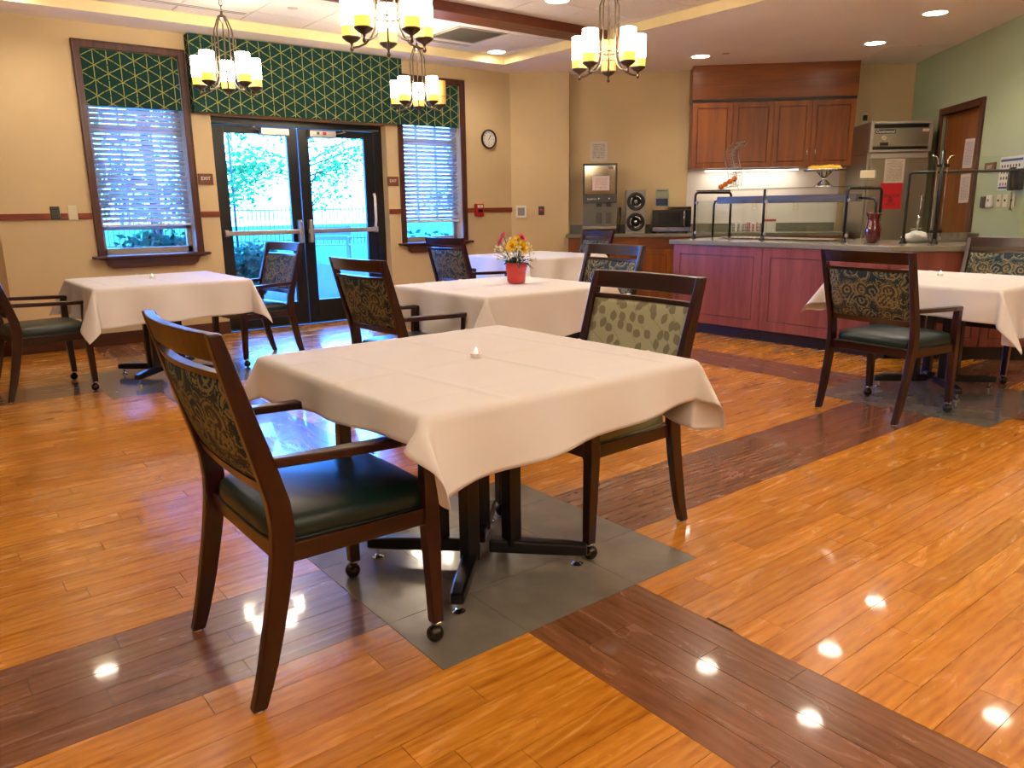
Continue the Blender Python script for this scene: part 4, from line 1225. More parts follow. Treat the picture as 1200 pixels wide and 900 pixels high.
# refrigerator
FRU, FRV, FRW = 3.425, 7.70, 0.67
t = kthing('refrigerator', 'tall stainless steel commercial refrigerator in the kitchen corner', 'refrigerator', FRU, FRV)
MB().box(0.0, FRW, 0.05, 0.80, 0.12, 1.80).build('cabinet_body', M['steel'], t, bevel=0.004)
MB().box(0.0, FRW, 0.05, 0.80, 1.801, 2.15).build('compressor_housing', M['steel'], t, bevel=0.004)
tp = MB().box(0.035, FRW - 0.035, -0.005, 0.0495, 1.87, 2.075).build('service_panel', M['steel'], t, bevel=0.006)
MB().box(0.0, 0.034, -0.01, 0.0495, 1.815, 2.15).box(FRW - 0.034, FRW, -0.01, 0.0495, 1.815, 2.15).box(0.034, FRW - 0.034, -0.01, 0.0495, 2.12, 2.15).box(0.034, FRW - 0.034, -0.01, 0.0495, 1.815, 1.84).build('panel_frame', M['alu'], t, bevel=0.003)
MB().box(0.036, FRW - 0.036, 0.03, 0.0495, 1.841, 1.868).box(0.036, FRW - 0.036, 0.03, 0.0495, 2.077, 2.118).build('air_slot', M['black'], t)
bd = MB().box(0.05, 0.27, -0.0085, -0.0052, 2.015, 2.06).build('name_badge', M['black'], tp)
text_part('lettering', 'Continental', 0.043, M['print_white'], bd, (0.16, -0.009, 2.037), (PI / 2, 0, 0), depth=0.0005)
q = MB(); q.T = Matrix.Translation((0.155, -0.0055, 1.965)) @ Matrix.Rotation(PI / 2, 4, 'X'); q.lathe([(0.032, 0), (0.032, 0.006), (0.026, 0.007), (0, 0.007)], 24); q.build('thermometer_dial', M['chrome'], tp)
MB().box(0.11, 0.20, -0.009, -0.0052, 1.885, 1.92).build('display', M['black'], tp)
MB().box(0.56, 0.628, -0.008, -0.0052, 2.03, 2.06).build('rating_plate', M['ivory'], tp)
fd = MB().box(0.02, FRW - 0.02, -0.03, 0.0495, 0.15, 1.745).build('door', M['steel'], t, bevel=0.012)
MB().box(0.03, FRW - 0.03, 0.0, 0.049, 1.75, 1.799).build('door_gasket', M['alu'], t)
MB().tube([(0.60, -0.03, 1.02), (0.60, -0.07, 1.04), (0.60, -0.07, 1.32), (0.60, -0.03, 1.34)], 0.011, 8).build('handle', M['chrome'], fd, smooth=True)
for x in (0.06, FRW - 0.06):
    for y in (0.12, 0.72): MB().lathe([(0.03, 0), (0.03, 0.02), (0.018, 0.03), (0.018, 0.12)], 12, (x, y, 0)).build('foot', M['black'], t)
P_FR = paper_mat('fine_notice_print', hexc('cdbfae'), hexc('7d6f66'), 20, 0.1)
sheet('notice_sheet', 'cream printed sheet on the refrigerator door', 'notice', P_FR, kframe(FRU + 0.285, FRV - 0.0315, 1.605), 0.215, 0.265)
rs = thing('warning_sheet', 'red warning sheet with black print below the cream sheet on the refrigerator', 'notice', tuple(uv(FRU + 0.27, FRV - 0.032, 1.325)), KROT)
MB().box(-0.12, 0.12, -0.001, 0.0, -0.145, 0.145).build('sheet', paint('red_paper', hexc('c3121e'), 0.5, var=0.03), rs)
text_part('lettering', 'VENDOR', 0.05, M['ink'], rs, (0, -0.0016, 0.0), (PI / 2, 0, 0), depth=0.0003)
q = MB(); q.T = Matrix.Translation((0, -0.0016, -0.045)) @ Matrix.Rotation(PI / 2, 4, 'X')
for k in range(3):
    a = PI / 2 + k * 2 * PI / 3; q.tube([(0.017 * math.cos(a) + 0.014 * math.cos(s_ * PI / 6), 0.017 * math.sin(a) + 0.014 * math.sin(s_ * PI / 6), 0) for s_ in range(13)], 0.0035, 5)
q.build('symbol', M['ink'], rs)
text_part('lettering', 'M.L.M', 0.042, M['ink'], rs, (0, -0.0016, -0.092), (PI / 2, 0, 0), depth=0.0003)
# little wall socket high in the corner
t = kthing('wall_socket', 'dark wall socket with plug above the refrigerator', 'socket', 3.65, 8.699, 2.285)
MB().box(-0.04, 0.04, -0.008, 0, -0.065, 0.065).build('plate', M['ivory'], t, bevel=0.003)
MB().box(-0.025, 0.025, -0.04, -0.0085, -0.03, 0.035).build('plug', M['black'], t, bevel=0.006)
for u, lab in ((2.37, 'ivory wall socket above the worktop, nearer the microwave'), (2.89, 'ivory wall socket above the worktop, nearer the refrigerator')):
    t = kthing('wall_socket', lab, 'socket', u, 8.699, 1.228, 'worktop wall sockets')
    MB().box(-0.04, 0.04, -0.007, 0, -0.058, 0.058).build('plate', M['ivory'], t, bevel=0.003)
    for z in (-0.025, 0.02): MB().box(-0.017, 0.017, -0.009, -0.0075, z - 0.014, z + 0.014).build('outlet', M['white'], t)

# papers and fittings on the green wall; local x runs towards the camera, front faces the room
def gthing(name, label, cat, v, z, u=4.21, group=None):
    return thing(name, label, cat, tuple(uv(u, v, z)), KROT - PI / 2, group)
def gsheet(name, label, mat, v, z, w, h, u=4.21, ry=0.0):
    o = MB().box(-w / 2, w / 2, -0.0012, 0.0, -h / 2, h / 2).build(name, mat)
    o.matrix_world = Matrix.Translation(uv(u, v, z)) @ Matrix.Rotation(KROT - PI / 2, 4, 'Z') @ Matrix.Rotation(ry, 4, 'Y')
    return tag(o, label, 'notice')
P_D = paper_mat('dense_notice_print', hexc('d6cac6'), hexc('8d8086'), 24, 0.12)
gsheet('notice_sheet', 'upper white sheet of print on the kitchen door', P_D, 7.13, 1.75, 0.22, 0.30, 4.2595, 0.03)
gsheet('notice_sheet', 'lower white sheet of print on the kitchen door', P_D, 7.13, 1.39, 0.23, 0.30, 4.2595, -0.03)
t = gthing('exit_sign', 'small brown sign plate on the green wall beside the kitchen door', 'sign', 6.485, 1.578, group='brown wall signs')
MB().box(-0.105, 0.105, -0.018, 0, -0.045, 0.045).build('plate', M['sign_wood'], t, bevel=0.003)
text_part('lettering', 'EXIT', 0.05, M['print_white'], t, (0, -0.0185, 0), (PI / 2, 0, 0), depth=0.0005)
t = gthing('wall_calendar', 'white wall chart with rows of small pictures and blue stripes on the green wall', 'chart', 6.09, 1.505)
MB().box(-0.215, 0.215, -0.004, 0, -0.15, 0.155).build('sheet', M['white'], t)
for z in (0.122, -0.128): MB().box(-0.20, 0.20, -0.005, -0.0042, z - 0.011, z + 0.011).build('blue_stripe', M['blue_ink'], t)
cr_ = random.Random(2)
for r_ in range(4):
    for k in range(7):
        MB().box(-0.165 + 0.052 * k - 0.014, -0.165 + 0.052 * k + 0.010, -0.005, -0.0042, 0.070 - 0.055 * r_ - 0.014, 0.070 - 0.055 * r_ + 0.012).build('picture', [M['ink'], M['red_ink'], M['ink'], M['blue_ink']][cr_.randrange(4)], t)
t = gthing('card_reader', 'dark grey wall reader, leftmost of the fittings below the chart', 'reader', 6.535, 1.245)
MB().box(-0.05, 0.05, -0.025, 0, -0.055, 0.055).build('cover', M['dark_grey'], t, bevel=0.008)
MB().box(-0.01, 0.01, -0.0265, -0.0255, 0.02, 0.03).build('indicator', M['black'], t)
t = gthing('thermostat', 'white rounded wall control between the dark reader and the light switches', 'control', 6.405, 1.25)
MB().box(-0.055, 0.055, -0.03, 0, -0.06, 0.06).build('cover', M['white'], t, bevel=0.014, seg=3)
MB().box(-0.02, 0.02, -0.0315, -0.0305, 0.0, 0.025).build('display', M['grey'], t)
for k, (v, lab) in enumerate(((6.24, 'ivory light switch, leftmost of three on the green wall'), (6.115, 'ivory light switch, middle of three on the green wall'), (5.99, 'ivory light switch, rightmost of three, behind the telephone cord'))):
    t = gthing('light_switch', lab, 'switch', v, 1.255, group='light switches on the green wall')
    MB().box(-0.045, 0.045, -0.007, 0, -0.06, 0.06).build('plate', M['ivory'], t, bevel=0.003)
    MB().box(-0.007, 0.007, -0.018, -0.0075, -0.006, 0.014).build('toggle', M['dark_grey'], t)
t = gthing('wall_telephone', 'black wall telephone with curly cord at the right edge', 'telephone', 5.90, 1.45)
MB().box(-0.07, 0.075, -0.05, 0, -0.10, 0.09).build('base', M['black'], t, bevel=0.012)
hs = MB(); hs.bar([(-0.03, -0.06, 0.105), (-0.03, -0.075, 0.06), (-0.03, -0.08, 0.0), (-0.03, -0.075, -0.06), (-0.03, -0.06, -0.105)], [0.06, 0.045, 0.04, 0.045, 0.06], [0.05, 0.035, 0.03, 0.035, 0.05])
hs.build('handset', M['black'], t, bevel=0.012, seg=3)
co = [( -0.01 + 0.008 * math.cos(k * 0.9), -0.055 + 0.008 * math.sin(k * 0.9), -0.11 - 0.0024 * k) for k in range(72)]
co += [(0.0 + 0.03 * math.sin(k / 20 * PI) , -0.05, -0.283 - 0.0 + 0.012 * math.cos(k / 20 * 2 * PI)) for k in range(0, 21)]
MB().tube(co, 0.003, 5).build('curly_cord', M['black'], t)

# ------------------------------------------------------------------ buffet island (local x to the right along it, y away)
BX = 5.18
def bthing(name, label, cat, y, x=BX, z=0.0, group=None):
    return thing(name, label, cat, (x, y, z), -PI / 2, group)
for i, (ya, yb, lab) in enumerate(((3.56, 2.524, 'cherry buffet cabinet section at the left end of the island'), (2.524, 1.37, 'cherry buffet cabinet section in the middle of the island'))):
    t = bthing('buffet_cabinet', lab, 'cabinet', ya, group='buffet cabinet sections')
    w = ya - yb
    MB().box(0.001, w - 0.001, 0.0, 0.95, 0.11, 0.869).build('carcass', M['buffet'], t)
    MB().box(0.001, w - 0.001, 0.05, 0.95, 0.0, 0.109).build('toe_kick', M['toe'], t)
    panel_door(t, 0, w, 0.11, 0.869, -0.0005, M['buffet'], M['buffet'], name='front_panel', rail=0.085)
t = thing('buffet_cabinet', 'cherry buffet cabinet section angled away behind the right hand table', 'cabinet', (BX, 1.37, 0), -PI / 4, 'buffet cabinet sections')
MB().prism([(0.004, 0.0), (2.2, 0.0), (2.2, 0.60), (0.604, 0.60)], 0.11, 0.869).build('carcass', M['buffet'], t)
MB().prism([(0.054, 0.05), (2.2, 0.05), (2.2, 0.60), (0.604, 0.60)], 0.0, 0.109).build('toe_kick', M['toe'], t)
for k in range(3):
    MB().box(0.004 + 0.73 * k, 0.728 + 0.73 * k, -0.02, -0.0005, 0.69, 0.866).build('drawer', M['buffet'], t, bevel=0.002)
    panel_door(t, 0.002 + 0.73 * k, 0.73 + 0.73 * k, 0.11, 0.685, -0.0005, M['buffet'], M['buffet'])
BT = 0.916
x0 = BX - 0.035
poly = [(x0, 3.61), (x0, 1.37 - 0.015), (x0 + 1.58, 1.355 - 1.58), (x0 + 1.58 + 0.46, 1.355 - 1.58 + 0.46), (6.16, 1.42), (6.16, 3.61)]
o = MB().prism(poly, 0.870, BT).build('buffet_worktop', M['counter'], bevel=0.006)
tag(o, 'long grey worktop of the buffet island bending to the right', 'counter')
# food wells
t = bthing('food_well', 'stainless steel food well tray sunk in the buffet top', 'tray', 3.30, 5.55, BT)
MB().box(0, 1.2, 0, 0.42, 0.0005, 0.006).build('rim', M['steel'], t, bevel=0.002)
for k in range(3): MB().box(0.02 + 0.395 * k, 0.39 + 0.395 * k, 0.02, 0.40, 0.0062, 0.014).build('lid', M['chrome'], t, bevel=0.004)

# sneeze guard
t = bthing('sneeze_guard', 'black tube and glass sneeze guard with glass shelf over the buffet', 'guard', 3.58, 5.5, BT)
H = 0.462
def arc(p0, c, p1, n=5):
    return [tuple((1 - k / n) ** 2 * Vector(p0) + 2 * (k / n) * (1 - k / n) * Vector(c) + (k / n) ** 2 * Vector(p1)) for k in range(n + 1)]
for i, x in enumerate((0.0, 0.815, 1.635)):
    pts = [(x, 0, 0.004)] + arc((x, 0, H - 0.05), (x, 0, H), (x, 0.05, H)) + arc((x, 0.55, H), (x, 0.60, H), (x, 0.60, H - 0.05)) + [(x, 0.60, 0.004)]
    if i == 1: pts = [(x, 0, 0.004), (x, 0, H + 0.012)]
    MB().tube(pts, 0.0125, 10).build('tube_frame', M['black_metal'], t, smooth=True)
    for y in ((0,) if i == 1 else (0, 0.60)): MB().lathe([(0.028, 0), (0.028, 0.006), (0.018, 0.012), (0.018, 0.035), (0.0135, 0.037)], 16, (x, y, 0.0)).build('base_flange', M['black_metal'], t, smooth=True)
    for z in (0.06, 0.36):
        MB().box(x + 0.010, x + 0.034, -0.012, 0.012, z - 0.014, z + 0.014).build('glass_clamp', M['alu'], t, bevel=0.003)
for a, b in ((0.03, 0.785), (0.845, 1.605)):
    MB().box(a, b, -0.003, 0.003, 0.045, 0.375).build('front_glass', M['acrylic'], t)
MB().box(-0.01, 1.645, 0.02, 0.58, H + 0.013, H + 0.021).build('glass_shelf', M['acrylic'], t)
lb = MB().box(0.04, 1.56, 0.30, 0.40, H - 0.115, H - 0.045).build('light_bar', M['steel'], t, bevel=0.006)
MB().tube([(-0.03, 0.35, 0.004), (-0.03, 0.35, H - 0.13), (-0.015, 0.35, H - 0.09), (0.05, 0.35, H - 0.08)], 0.011, 8).build('light_post', M['black_metal'], t, smooth=True)
MB().tube([(1.72, 0.35, 0.004), (1.72, 0.35, H - 0.13), (1.70, 0.35, H - 0.09), (1.55, 0.35, H - 0.08)], 0.011, 8).build('light_post', M['black_metal'], t, smooth=True)

# right guard on the angled worktop
t = thing('sneeze_guard', 'tall glass sneeze guard with clamped panels at the bend of the buffet', 'guard', (5.70, 1.27, BT), -PI / 4)
MB().tube([(-0.20, 0.12, 0.004), (-0.20, 0.12, 0.56), (-0.19, 0.11, 0.575), (1.2, 0.10, 0.58), (1.22, 0.10, 0.56), (1.22, 0.10, 0.004)], 0.0125, 10).build('rail_frame', M['black_metal'], t, smooth=True)
for x, y in ((-0.20, 0.12), (0.0, 0.0), (1.22, 0.10)): MB().lathe([(0.032, 0), (0.032, 0.006), (0.02, 0.02), (0.018, 0.04), (0.014, 0.045)], 16, (x, y, 0.0)).build('base_flange', M['black_metal'], t, smooth=True)
MB().tube([(0, 0, 0.004), (0, 0, 0.74)], 0.017, 12).build('post', M['black_metal'], t, smooth=True)
for x in (-0.038, 0.038): MB().tube([(x, -0.004, 0.06), (x, -0.004, 0.66), (x * 1.3, -0.004, 0.69), (x * 2.2, -0.004, 0.70)], 0.0055, 8).build('panel_rail', M['chrome'], t, smooth=True)
for z in (0.10, 0.62): MB().box(-0.05, 0.05, -0.016, 0.014, z - 0.012, z + 0.012).build('glass_clamp', M['black_metal'], t, bevel=0.003)
MB().box(0.04, 1.25, -0.003, 0.003, 0.06, 0.69).build('glass_panel', M['acrylic'], t)
MB().box(-0.26, -0.04, -0.003, 0.003, 0.06, 0.69).build('glass_panel', M['acrylic'], t)

SH = BT + H + 0.0215
# wire fruit stand
t = bthing('fruit_stand', 'curving wire fruit stand on the glass shelf', 'stand', 3.36, 5.78, SH)
WV = [(0.0, 0.045), (0.03, 0.04), (0.12, 0.055), (0.20, 0.035), (0.28, 0.005), (0.35, -0.012), (0.40, 0.02), (0.44, 0.08), (0.47, 0.10)]
def wave(z):
    for (a, p), (b, q) in zip(WV, WV[1:]):
        if z <= b:
            f = (z - a) / (b - a); f = f * f * (3 - 2 * f) * 0.5 + f * 0.5
            return p + (q - p) * f
    return WV[-1][1]
rails_ = []
for s in (-1, 1):
    for w in (-1, 1):
        pts = [(wave(z) + s * 0.048, w * 0.05, z) for z in [0.03 + 0.43 * k / 24 for k in range(25)]]
        rails_.append(pts)
m = MB()
for pts in rails_: m.tube(pts, 0.0034, 5)
m.build('wire_rail', M['silver'], t)
m = MB()
for k in range(15):
    z = 0.04 + 0.42 * k / 14; c = wave(z)
    m.tube([(c + 0.048 * math.cos(a * PI / 8), 0.05 * math.sin(a * PI / 8), z + 0.012 * math.sin(a * PI / 8)) for a in range(17)], 0.0028, 5)
m.build('wire_ring', M['silver'], t)
m = MB()
m.tube([(0.06, 0, 0.06), (0.09, 0, 0.025), (0.10, 0, 0.003)], 0.0025, 5); m.tube([(-0.02, 0.05, 0.04), (-0.11, 0.05, 0.02), (-0.13, 0.05, 0.003)], 0.0025, 5); m.tube([(-0.02, -0.05, 0.04), (-0.11, -0.05, 0.02), (-0.13, -0.05, 0.003)], 0.0025, 5)
m.build('wire_foot', M['silver'], t)
ol = ['lowest', 'second lowest', 'middle', 'second highest', 'highest']
for k in range(4):
    o = bthing('orange', ['orange at the lower left end of the row in the wire stand', 'second orange from the lower left in the wire stand', 'third orange from the lower left in the wire stand', 'orange at the upper right end of the row in the wire stand'][k], 'orange', 3.36 + 0.09 - 0.0525 * k, 5.745, SH + 0.033 + 0.0245 * k, 'oranges in the wire stand')
    b = MB().ball((0, 0, 0.0), 0.0289, 18, 12, (1, 1, 0.95)).build('peel', M['orange'], o, smooth=True)
    MB().lathe([(0.0, 0.0), (0.004, 0.0), (0.003, 0.003), (0, 0.004)], 8, (0, 0, 0.0272)).build('stem_end', M['leafgreen'], o)

# cake stand and cake
t = bthing('cake_stand', 'silver pedestal cake stand with hourglass foot on the glass shelf', 'stand', 2.36, 5.82, SH)
MB().lathe([(0.0, 0.0), (0.085, 0.0), (0.086, 0.006), (0.07, 0.02), (0.035, 0.055), (0.012, 0.078), (0.035, 0.10), (0.07, 0.135), (0.075, 0.14), (0.0, 0.141)], 28).build('pedestal', M['chrome'], t, smooth=True)
MB().lathe([(0.0, 0.1415), (0.17, 0.1415), (0.19, 0.148), (0.195, 0.158), (0.19, 0.159), (0.18, 0.150), (0.0, 0.149)], 36).build('plate', M['chrome'], t, smooth=True)
t = bthing('cake', 'flat yellow cake with crumbled top on the silver stand', 'cake', 2.36, 5.82, SH + 0.1515)
m = MB().lathe([(0.0, 0.0), (0.145, 0.0), (0.15, 0.01), (0.148, 0.026), (0.135, 0.034), (0.0, 0.037)], 32); m.build('sponge', M['cake'], t, smooth=True)
m = MB(); cr2 = random.Random(4)
for k in range(60):
    a = cr2.uniform(0, 2 * PI); r = 0.135 * math.sqrt(cr2.random()); m.ball((r * math.cos(a), r * math.sin(a), 0.036), cr2.uniform(0.006, 0.011), 6, 4)
o = m.build('crumb_topping', M['cake'], t, smooth=True); o['kind'] = 'stuff'

# red vase
t = thing('vase', 'ruby red glass vase with frilled rim on the buffet worktop', 'vase', (5.50, 1.69, BT))
n = 36
pr_ = [(0.0, 0.0), (0.040, 0.0), (0.044, 0.012), (0.058, 0.045), (0.066, 0.085), (0.064, 0.125), (0.054, 0.16), (0.046, 0.185), (0.048, 0.21), (0.060, 0.24), (0.066, 0.252), (0.062, 0.252), (0.056, 0.236), (0.044, 0.205), (0.042, 0.18), (0.05, 0.15), (0.058, 0.11), (0.05, 0.04), (0.0, 0.02)]
def vf(i, j):
    r, z = pr_[i]; a = 2 * PI * j / n
    fl_ = 1 + (0.06 * math.sin(9 * a) if z > 0.235 else 0.012 * math.sin(12 * a))
    return (r * fl_ * math.cos(a), r * fl_ * math.sin(a), z + (0.006 * math.sin(9 * a) if z > 0.235 else 0))
MB().grid(vf, len(pr_), n, closed=True).build('bowl', M['red_glass'], t, smooth=True)
# things on the worktop behind the right guard
t = thing('tap', 'slim chrome tap behind the right sneeze guard', 'tap', tuple(uv(3.12, 5.28, BT)), KROT)
MB().lathe([(0.02, 0), (0.02, 0.01), (0.012, 0.015), (0.012, 0.10)], 14).build('pillar', M['chrome'], t, smooth=True)
MB().tube([(0, 0, 0.10), (0.0, -0.01, 0.19), (0.0, -0.03, 0.215)], [0.012, 0.010, 0.014], 10).build('spout', M['chrome'], t, smooth=True)
MB().tube([(-0.05, 0, 0.11), (0.05, 0, 0.115)], 0.006, 8).build('lever', M['chrome'], t, smooth=True)
t = thing('cleaning_cloth', 'crumpled white cloth bundle on the worktop beside the guard post', 'cloth', tuple(uv(3.07, 5.16, BT)), KROT)
m = MB()
cl = random.Random(8)
def cf(i, j):
    ph = PI * i / 8; a = 2 * PI * j / 16; r = 1 + 0.2 * math.sin(3 * a + 1.3 * i) + 0.14 * math.sin(5 * a + 2 * i)
    return (0.105 * r * math.sin(ph) * math.cos(a), 0.06 * r * math.sin(ph) * math.sin(a), 0.045 - 0.045 * math.cos(ph) * (1 if i < 4 else r))
m.grid(cf, 9, 16, closed=True); m.build('folds', M['white'], t, smooth=True)
t = thing('drip_tray', 'long ridged grey tray on the worktop left of the rightmost chair', 'tray', tuple(uv(3.16, 5.12, BT)), KROT)
MB().box(0, 0.40, 0, 0.2, 0, 0.008).build('base', M['steel'], t)
MB().box(0, 0.40, 0.19, 0.2, 0.008, 0.075).box(0.39, 0.40, 0, 0.19, 0.008, 0.075).build('rim', M['steel'], t)
for k in range(16): MB().box(0.012 + 0.0235 * k, 0.024 + 0.0235 * k, 0.182, 0.1895, 0.009, 0.073).build('rib', M['grey'], t)
t = thing('name_card', 'ivory card in a clear stand behind the buffet', 'card', tuple(uv(2.88, 5.95, BT)), KROT)
MB().tube([(0, 0, 0.0), (0, 0, 0.56)], 0.005, 8).build('rod', M['chrome'], t)
MB().lathe([(0.05, 0), (0.05, 0.006), (0.006, 0.010)], 16).build('foot', M['chrome'], t)
MB().box(-0.075, 0.075, -0.004, 0.004, 0.555, 0.645).build('frame', M['acrylic'], t)
MB().box(-0.065, 0.065, -0.0055, -0.0042, 0.565, 0.635).build('card', M['ivory'], t)

# ------------------------------------------------------------------ fittings on the window wall
def wthing(name, label, cat, x, z, group=None, y=WY):
    return thing(name, label, cat, (x, y, z), 0, group)
for x, lab in ((1.522, 'brown exit sign plate between left window and glass doors'), (3.662, 'brown exit sign plate between glass doors and right window')):
    t = wthing('exit_sign', lab, 'sign', x, 1.57, 'brown wall signs')
    MB().box(-0.073, 0.073, -0.015, 0, -0.052, 0.052).build('plate', M['sign_wood'], t, bevel=0.003)
    text_part('lettering', 'EXIT', 0.046, M['print_white'], t, (0, -0.0155, 0.004), (PI / 2, 0, 0), depth=0.0005)
t = wthing('card_reader', 'black key card reader on the chair rail left of the window', 'reader', 0.162, 1.257)
MB().box(-0.037, 0.037, -0.025, 0, -0.058, 0.058).build('cover', M['dark_grey'], t, bevel=0.006)
MB().box(-0.018, 0.018, -0.0265, -0.0255, 0.03, 0.036).build('indicator', M['black'], t)
t = wthing('light_switch', 'ivory switch plate on the chair rail next to the black reader', 'switch', 0.303, 1.255)
MB().box(-0.036, 0.036, -0.007, 0, -0.065, 0.065).build('plate', M['ivory'], t, bevel=0.003)
MB().box(-0.014, 0.014, -0.010, -0.0075, -0.03, 0.03).build('rocker', M['ivory'], t)
t = wthing('fire_alarm_pull', 'red fire alarm pull station on the chair rail near the corner', 'alarm', 4.885, 1.228)
MB().box(-0.062, 0.062, -0.05, 0, -0.078, 0.078).build('case', M['red'], t, bevel=0.008)
MB().box(-0.04, 0.04, -0.054, -0.0505, 0.03, 0.062).build('label_plate', M['print_white'], t)
text_part('lettering', 'FIRE', 0.028, M['red_ink'], t, (0, -0.0545, 0.046), (PI / 2, 0, 0), depth=0.0004)
MB().box(-0.034, 0.034, -0.062, -0.0505, -0.03, 0.012).build('pull_handle', M['black'], t, bevel=0.004)
# clock
t = wthing('wall_clock', 'round white wall clock with black rim and hour marks', 'clock', 5.068, 2.10)
q = MB(); q.T = Matrix.Rotation(PI / 2, 4, 'X'); q.lathe([(0.113, 0.0), (0.117, 0.012), (0.117, 0.026), (0.110, 0.034), (0.100, 0.030), (0.099, 0.012), (0.09, 0.0)], 40); q.build('rim', M['black'], t, smooth=True)
q = MB(); q.T = Matrix.Rotation(PI / 2, 4, 'X'); q.lathe([(0.0995, 0.008), (0.0995, 0.013), (0.0, 0.0135)], 40); fc = q.build('face', M['white'], t)
for k in range(12):
    a = k * PI / 6
    text_part('numeral', str(k if k else 12), 0.026, M['ink'], fc, (0.078 * math.sin(a), -0.0142, 0.078 * math.cos(a)), (PI / 2, 0, 0), depth=0.0003)
def hand(name, a, L, w):
    d = Vector((math.sin(a), 0, math.cos(a))); s = Vector((math.cos(a), 0, -math.sin(a))) * w
    b = -d * L * 0.15; e = d * L
    y = Vector((0, -0.017, 0))
    MB()._add([b - s + y, b + s + y, e + s * 0.5 + y, e - s * 0.5 + y], [(0, 1, 2, 3)])._add([b - s + y * 1.1, b + s + y * 1.1, e + s * 0.5 + y * 1.1, e - s * 0.5 + y * 1.1], [(3, 2, 1, 0)]).build(name, M['ink'], t, fix=False)
hand('hour_hand', math.radians(33), 0.055, 0.004); hand('minute_hand', math.radians(38), 0.082, 0.0028); hand('second_hand', math.radians(182), 0.075, 0.0012)
# corner wall
t = kthing('wall_panel_box', 'white square speaker panel on the corner wall', 'panel', -0.654, 8.4635, 1.198)
MB().box(-0.068, 0.068, -0.018, 0, -0.077, 0.077).build('cover', M['white'], t, bevel=0.004)
MB().box(-0.045, 0.045, -0.0195, -0.0185, -0.05, 0.05).build('grille', M['grey'], t)
t = kthing('release_button', 'red push button on a steel plate on the corner wall', 'button', -0.389, 8.4635, 1.207)
MB().box(-0.038, 0.038, -0.006, 0, -0.056, 0.056).build('plate', M['dark_grey'], t, bevel=0.002)
q = MB(); q.T = Matrix.Translation((0, -0.0062, 0)) @ Matrix.Rotation(PI / 2, 4, 'X'); q.lathe([(0.022, 0), (0.022, 0.01), (0.015, 0.014), (0, 0.015)], 20); q.build('button', M['red'], t, smooth=True)

# ------------------------------------------------------------------ chandeliers
def chandelier(x, y, zb, turn, label, unlit=()):
    t = thing('chandelier', label, 'chandelier', (x, y, zb), turn, 'bronze five light chandeliers')
    top = ZT - zb
    RR, rr = 0.222, 0.072
    MB().lathe([(0.0, top - 0.002), (0.068, top - 0.003), (0.066, top - 0.012), (0.045, top - 0.026), (0.018, top - 0.036), (0.012, top - 0.055), (0, top - 0.056)], 24).build('ceiling_canopy', M['bronze'], t, smooth=True)
    z0, z1 = 0.615, top - 0.052
    nl = max(2, round((z1 - z0) / 0.045))
    for k in range(nl):
        zc = z0 + (z1 - z0) * (k + 0.5) / nl; h = (z1 - z0) / nl * 0.62
        a = (k % 2) * PI / 2
        pts = [(0.011 * math.cos(s_ * PI / 8) * math.cos(a), 0.011 * math.cos(s_ * PI / 8) * math.sin(a), zc + h * math.sin(s_ * PI / 8)) for s_ in range(17)]
        MB().tube(pts, 0.003, 6, cap=False).build('chain_link', M['bronze'], t, smooth=True)
    MB().lathe([(0.0, 0.62), (0.010, 0.615), (0.012, 0.595), (0.030, 0.585), (0.038, 0.575), (0.030, 0.562), (0.012, 0.545), (0.006, 0.53), (0.0, 0.525)], 18).build('top_hub', M['bronze'], t, smooth=True)
    MB().tube([(rr * math.cos(a * PI / 12), rr * math.sin(a * PI / 12), 0.165) for a in range(25)], 0.005, 6, cap=False).build('hoop', M['bronze'], t, smooth=True)
    for k in range(5):
        a = k * 2 * PI / 5
        c, s = math.cos(a), math.sin(a)
        path = [(0.028, 0.572), (0.036, 0.567), (0.044, 0.55), (0.05, 0.53), (0.068, 0.49), (rr, 0.475), (rr, 0.30), (rr, 0.16), (rr + 0.006, 0.115), (rr + 0.028, 0.07), (rr + 0.065, 0.035), (rr + 0.105, 0.020), (RR - 0.012, 0.016), (RR, 0.018)]
        am = MB().tube([(r * c, r * s, z) for r, z in path], 0.0062, 8).build('arm', M['bronze'], t, smooth=True)
        m = MB().lathe([(0.0, -0.006), (0.008, -0.002), (0.012, 0.008), (0.009, 0.018), (0.006, 0.026), (0.010, 0.04), (0.032, 0.050), (0.052, 0.066), (0.056, 0.075), (0.052, 0.076), (0, 0.068)], 20, (RR * c, RR * s, 0))
        m.build('candle_cup', M['bronze'], am, smooth=True)
        lit = k not in unlit
        sh = MB().lathe([(0.053, 0.132), (0.0545, 0.135), (0.0545, 0.288), (0.052, 0.290), (0.050, 0.286), (0.050, 0.132)], 24, (RR * c, RR * s, 0)).build('glass_shade', M['shade_lit'] if lit else M['shade_unlit_glow'], t, smooth=False)
        if lit: MB().lathe([(0.0, 0.255), (0.018, 0.258), (0.030, 0.266), (0.0, 0.268)], 16, (RR * c, RR * s, 0)).build('bulb', M['bulb'], sh)
        MB().lathe([(0.0, 0.0765), (0.052, 0.077), (0.0540, 0.1315), (0.0, 0.1318)], 24, (RR * c, RR * s, 0)).build('amber_base', M['shade_base'] if lit else M['shade_unlit_glow'], sh)
        MB().tube([(RR * c + 0.0575 * math.cos(q_ * PI / 12), RR * s + 0.0575 * math.sin(q_ * PI / 12), 0.145) for q_ in range(25)], 0.0026, 6, cap=False).build('shade_band', M['bronze'], sh, smooth=True)
    return t
chandelier(1.40, 2.575, 2.160, math.radians(60), 'bronze five light chandelier nearest the camera, cut by the top edge')
chandelier(1.255, 4.89, 2.160, math.radians(69.5), 'bronze five light chandelier in front of the left end of the green valance')
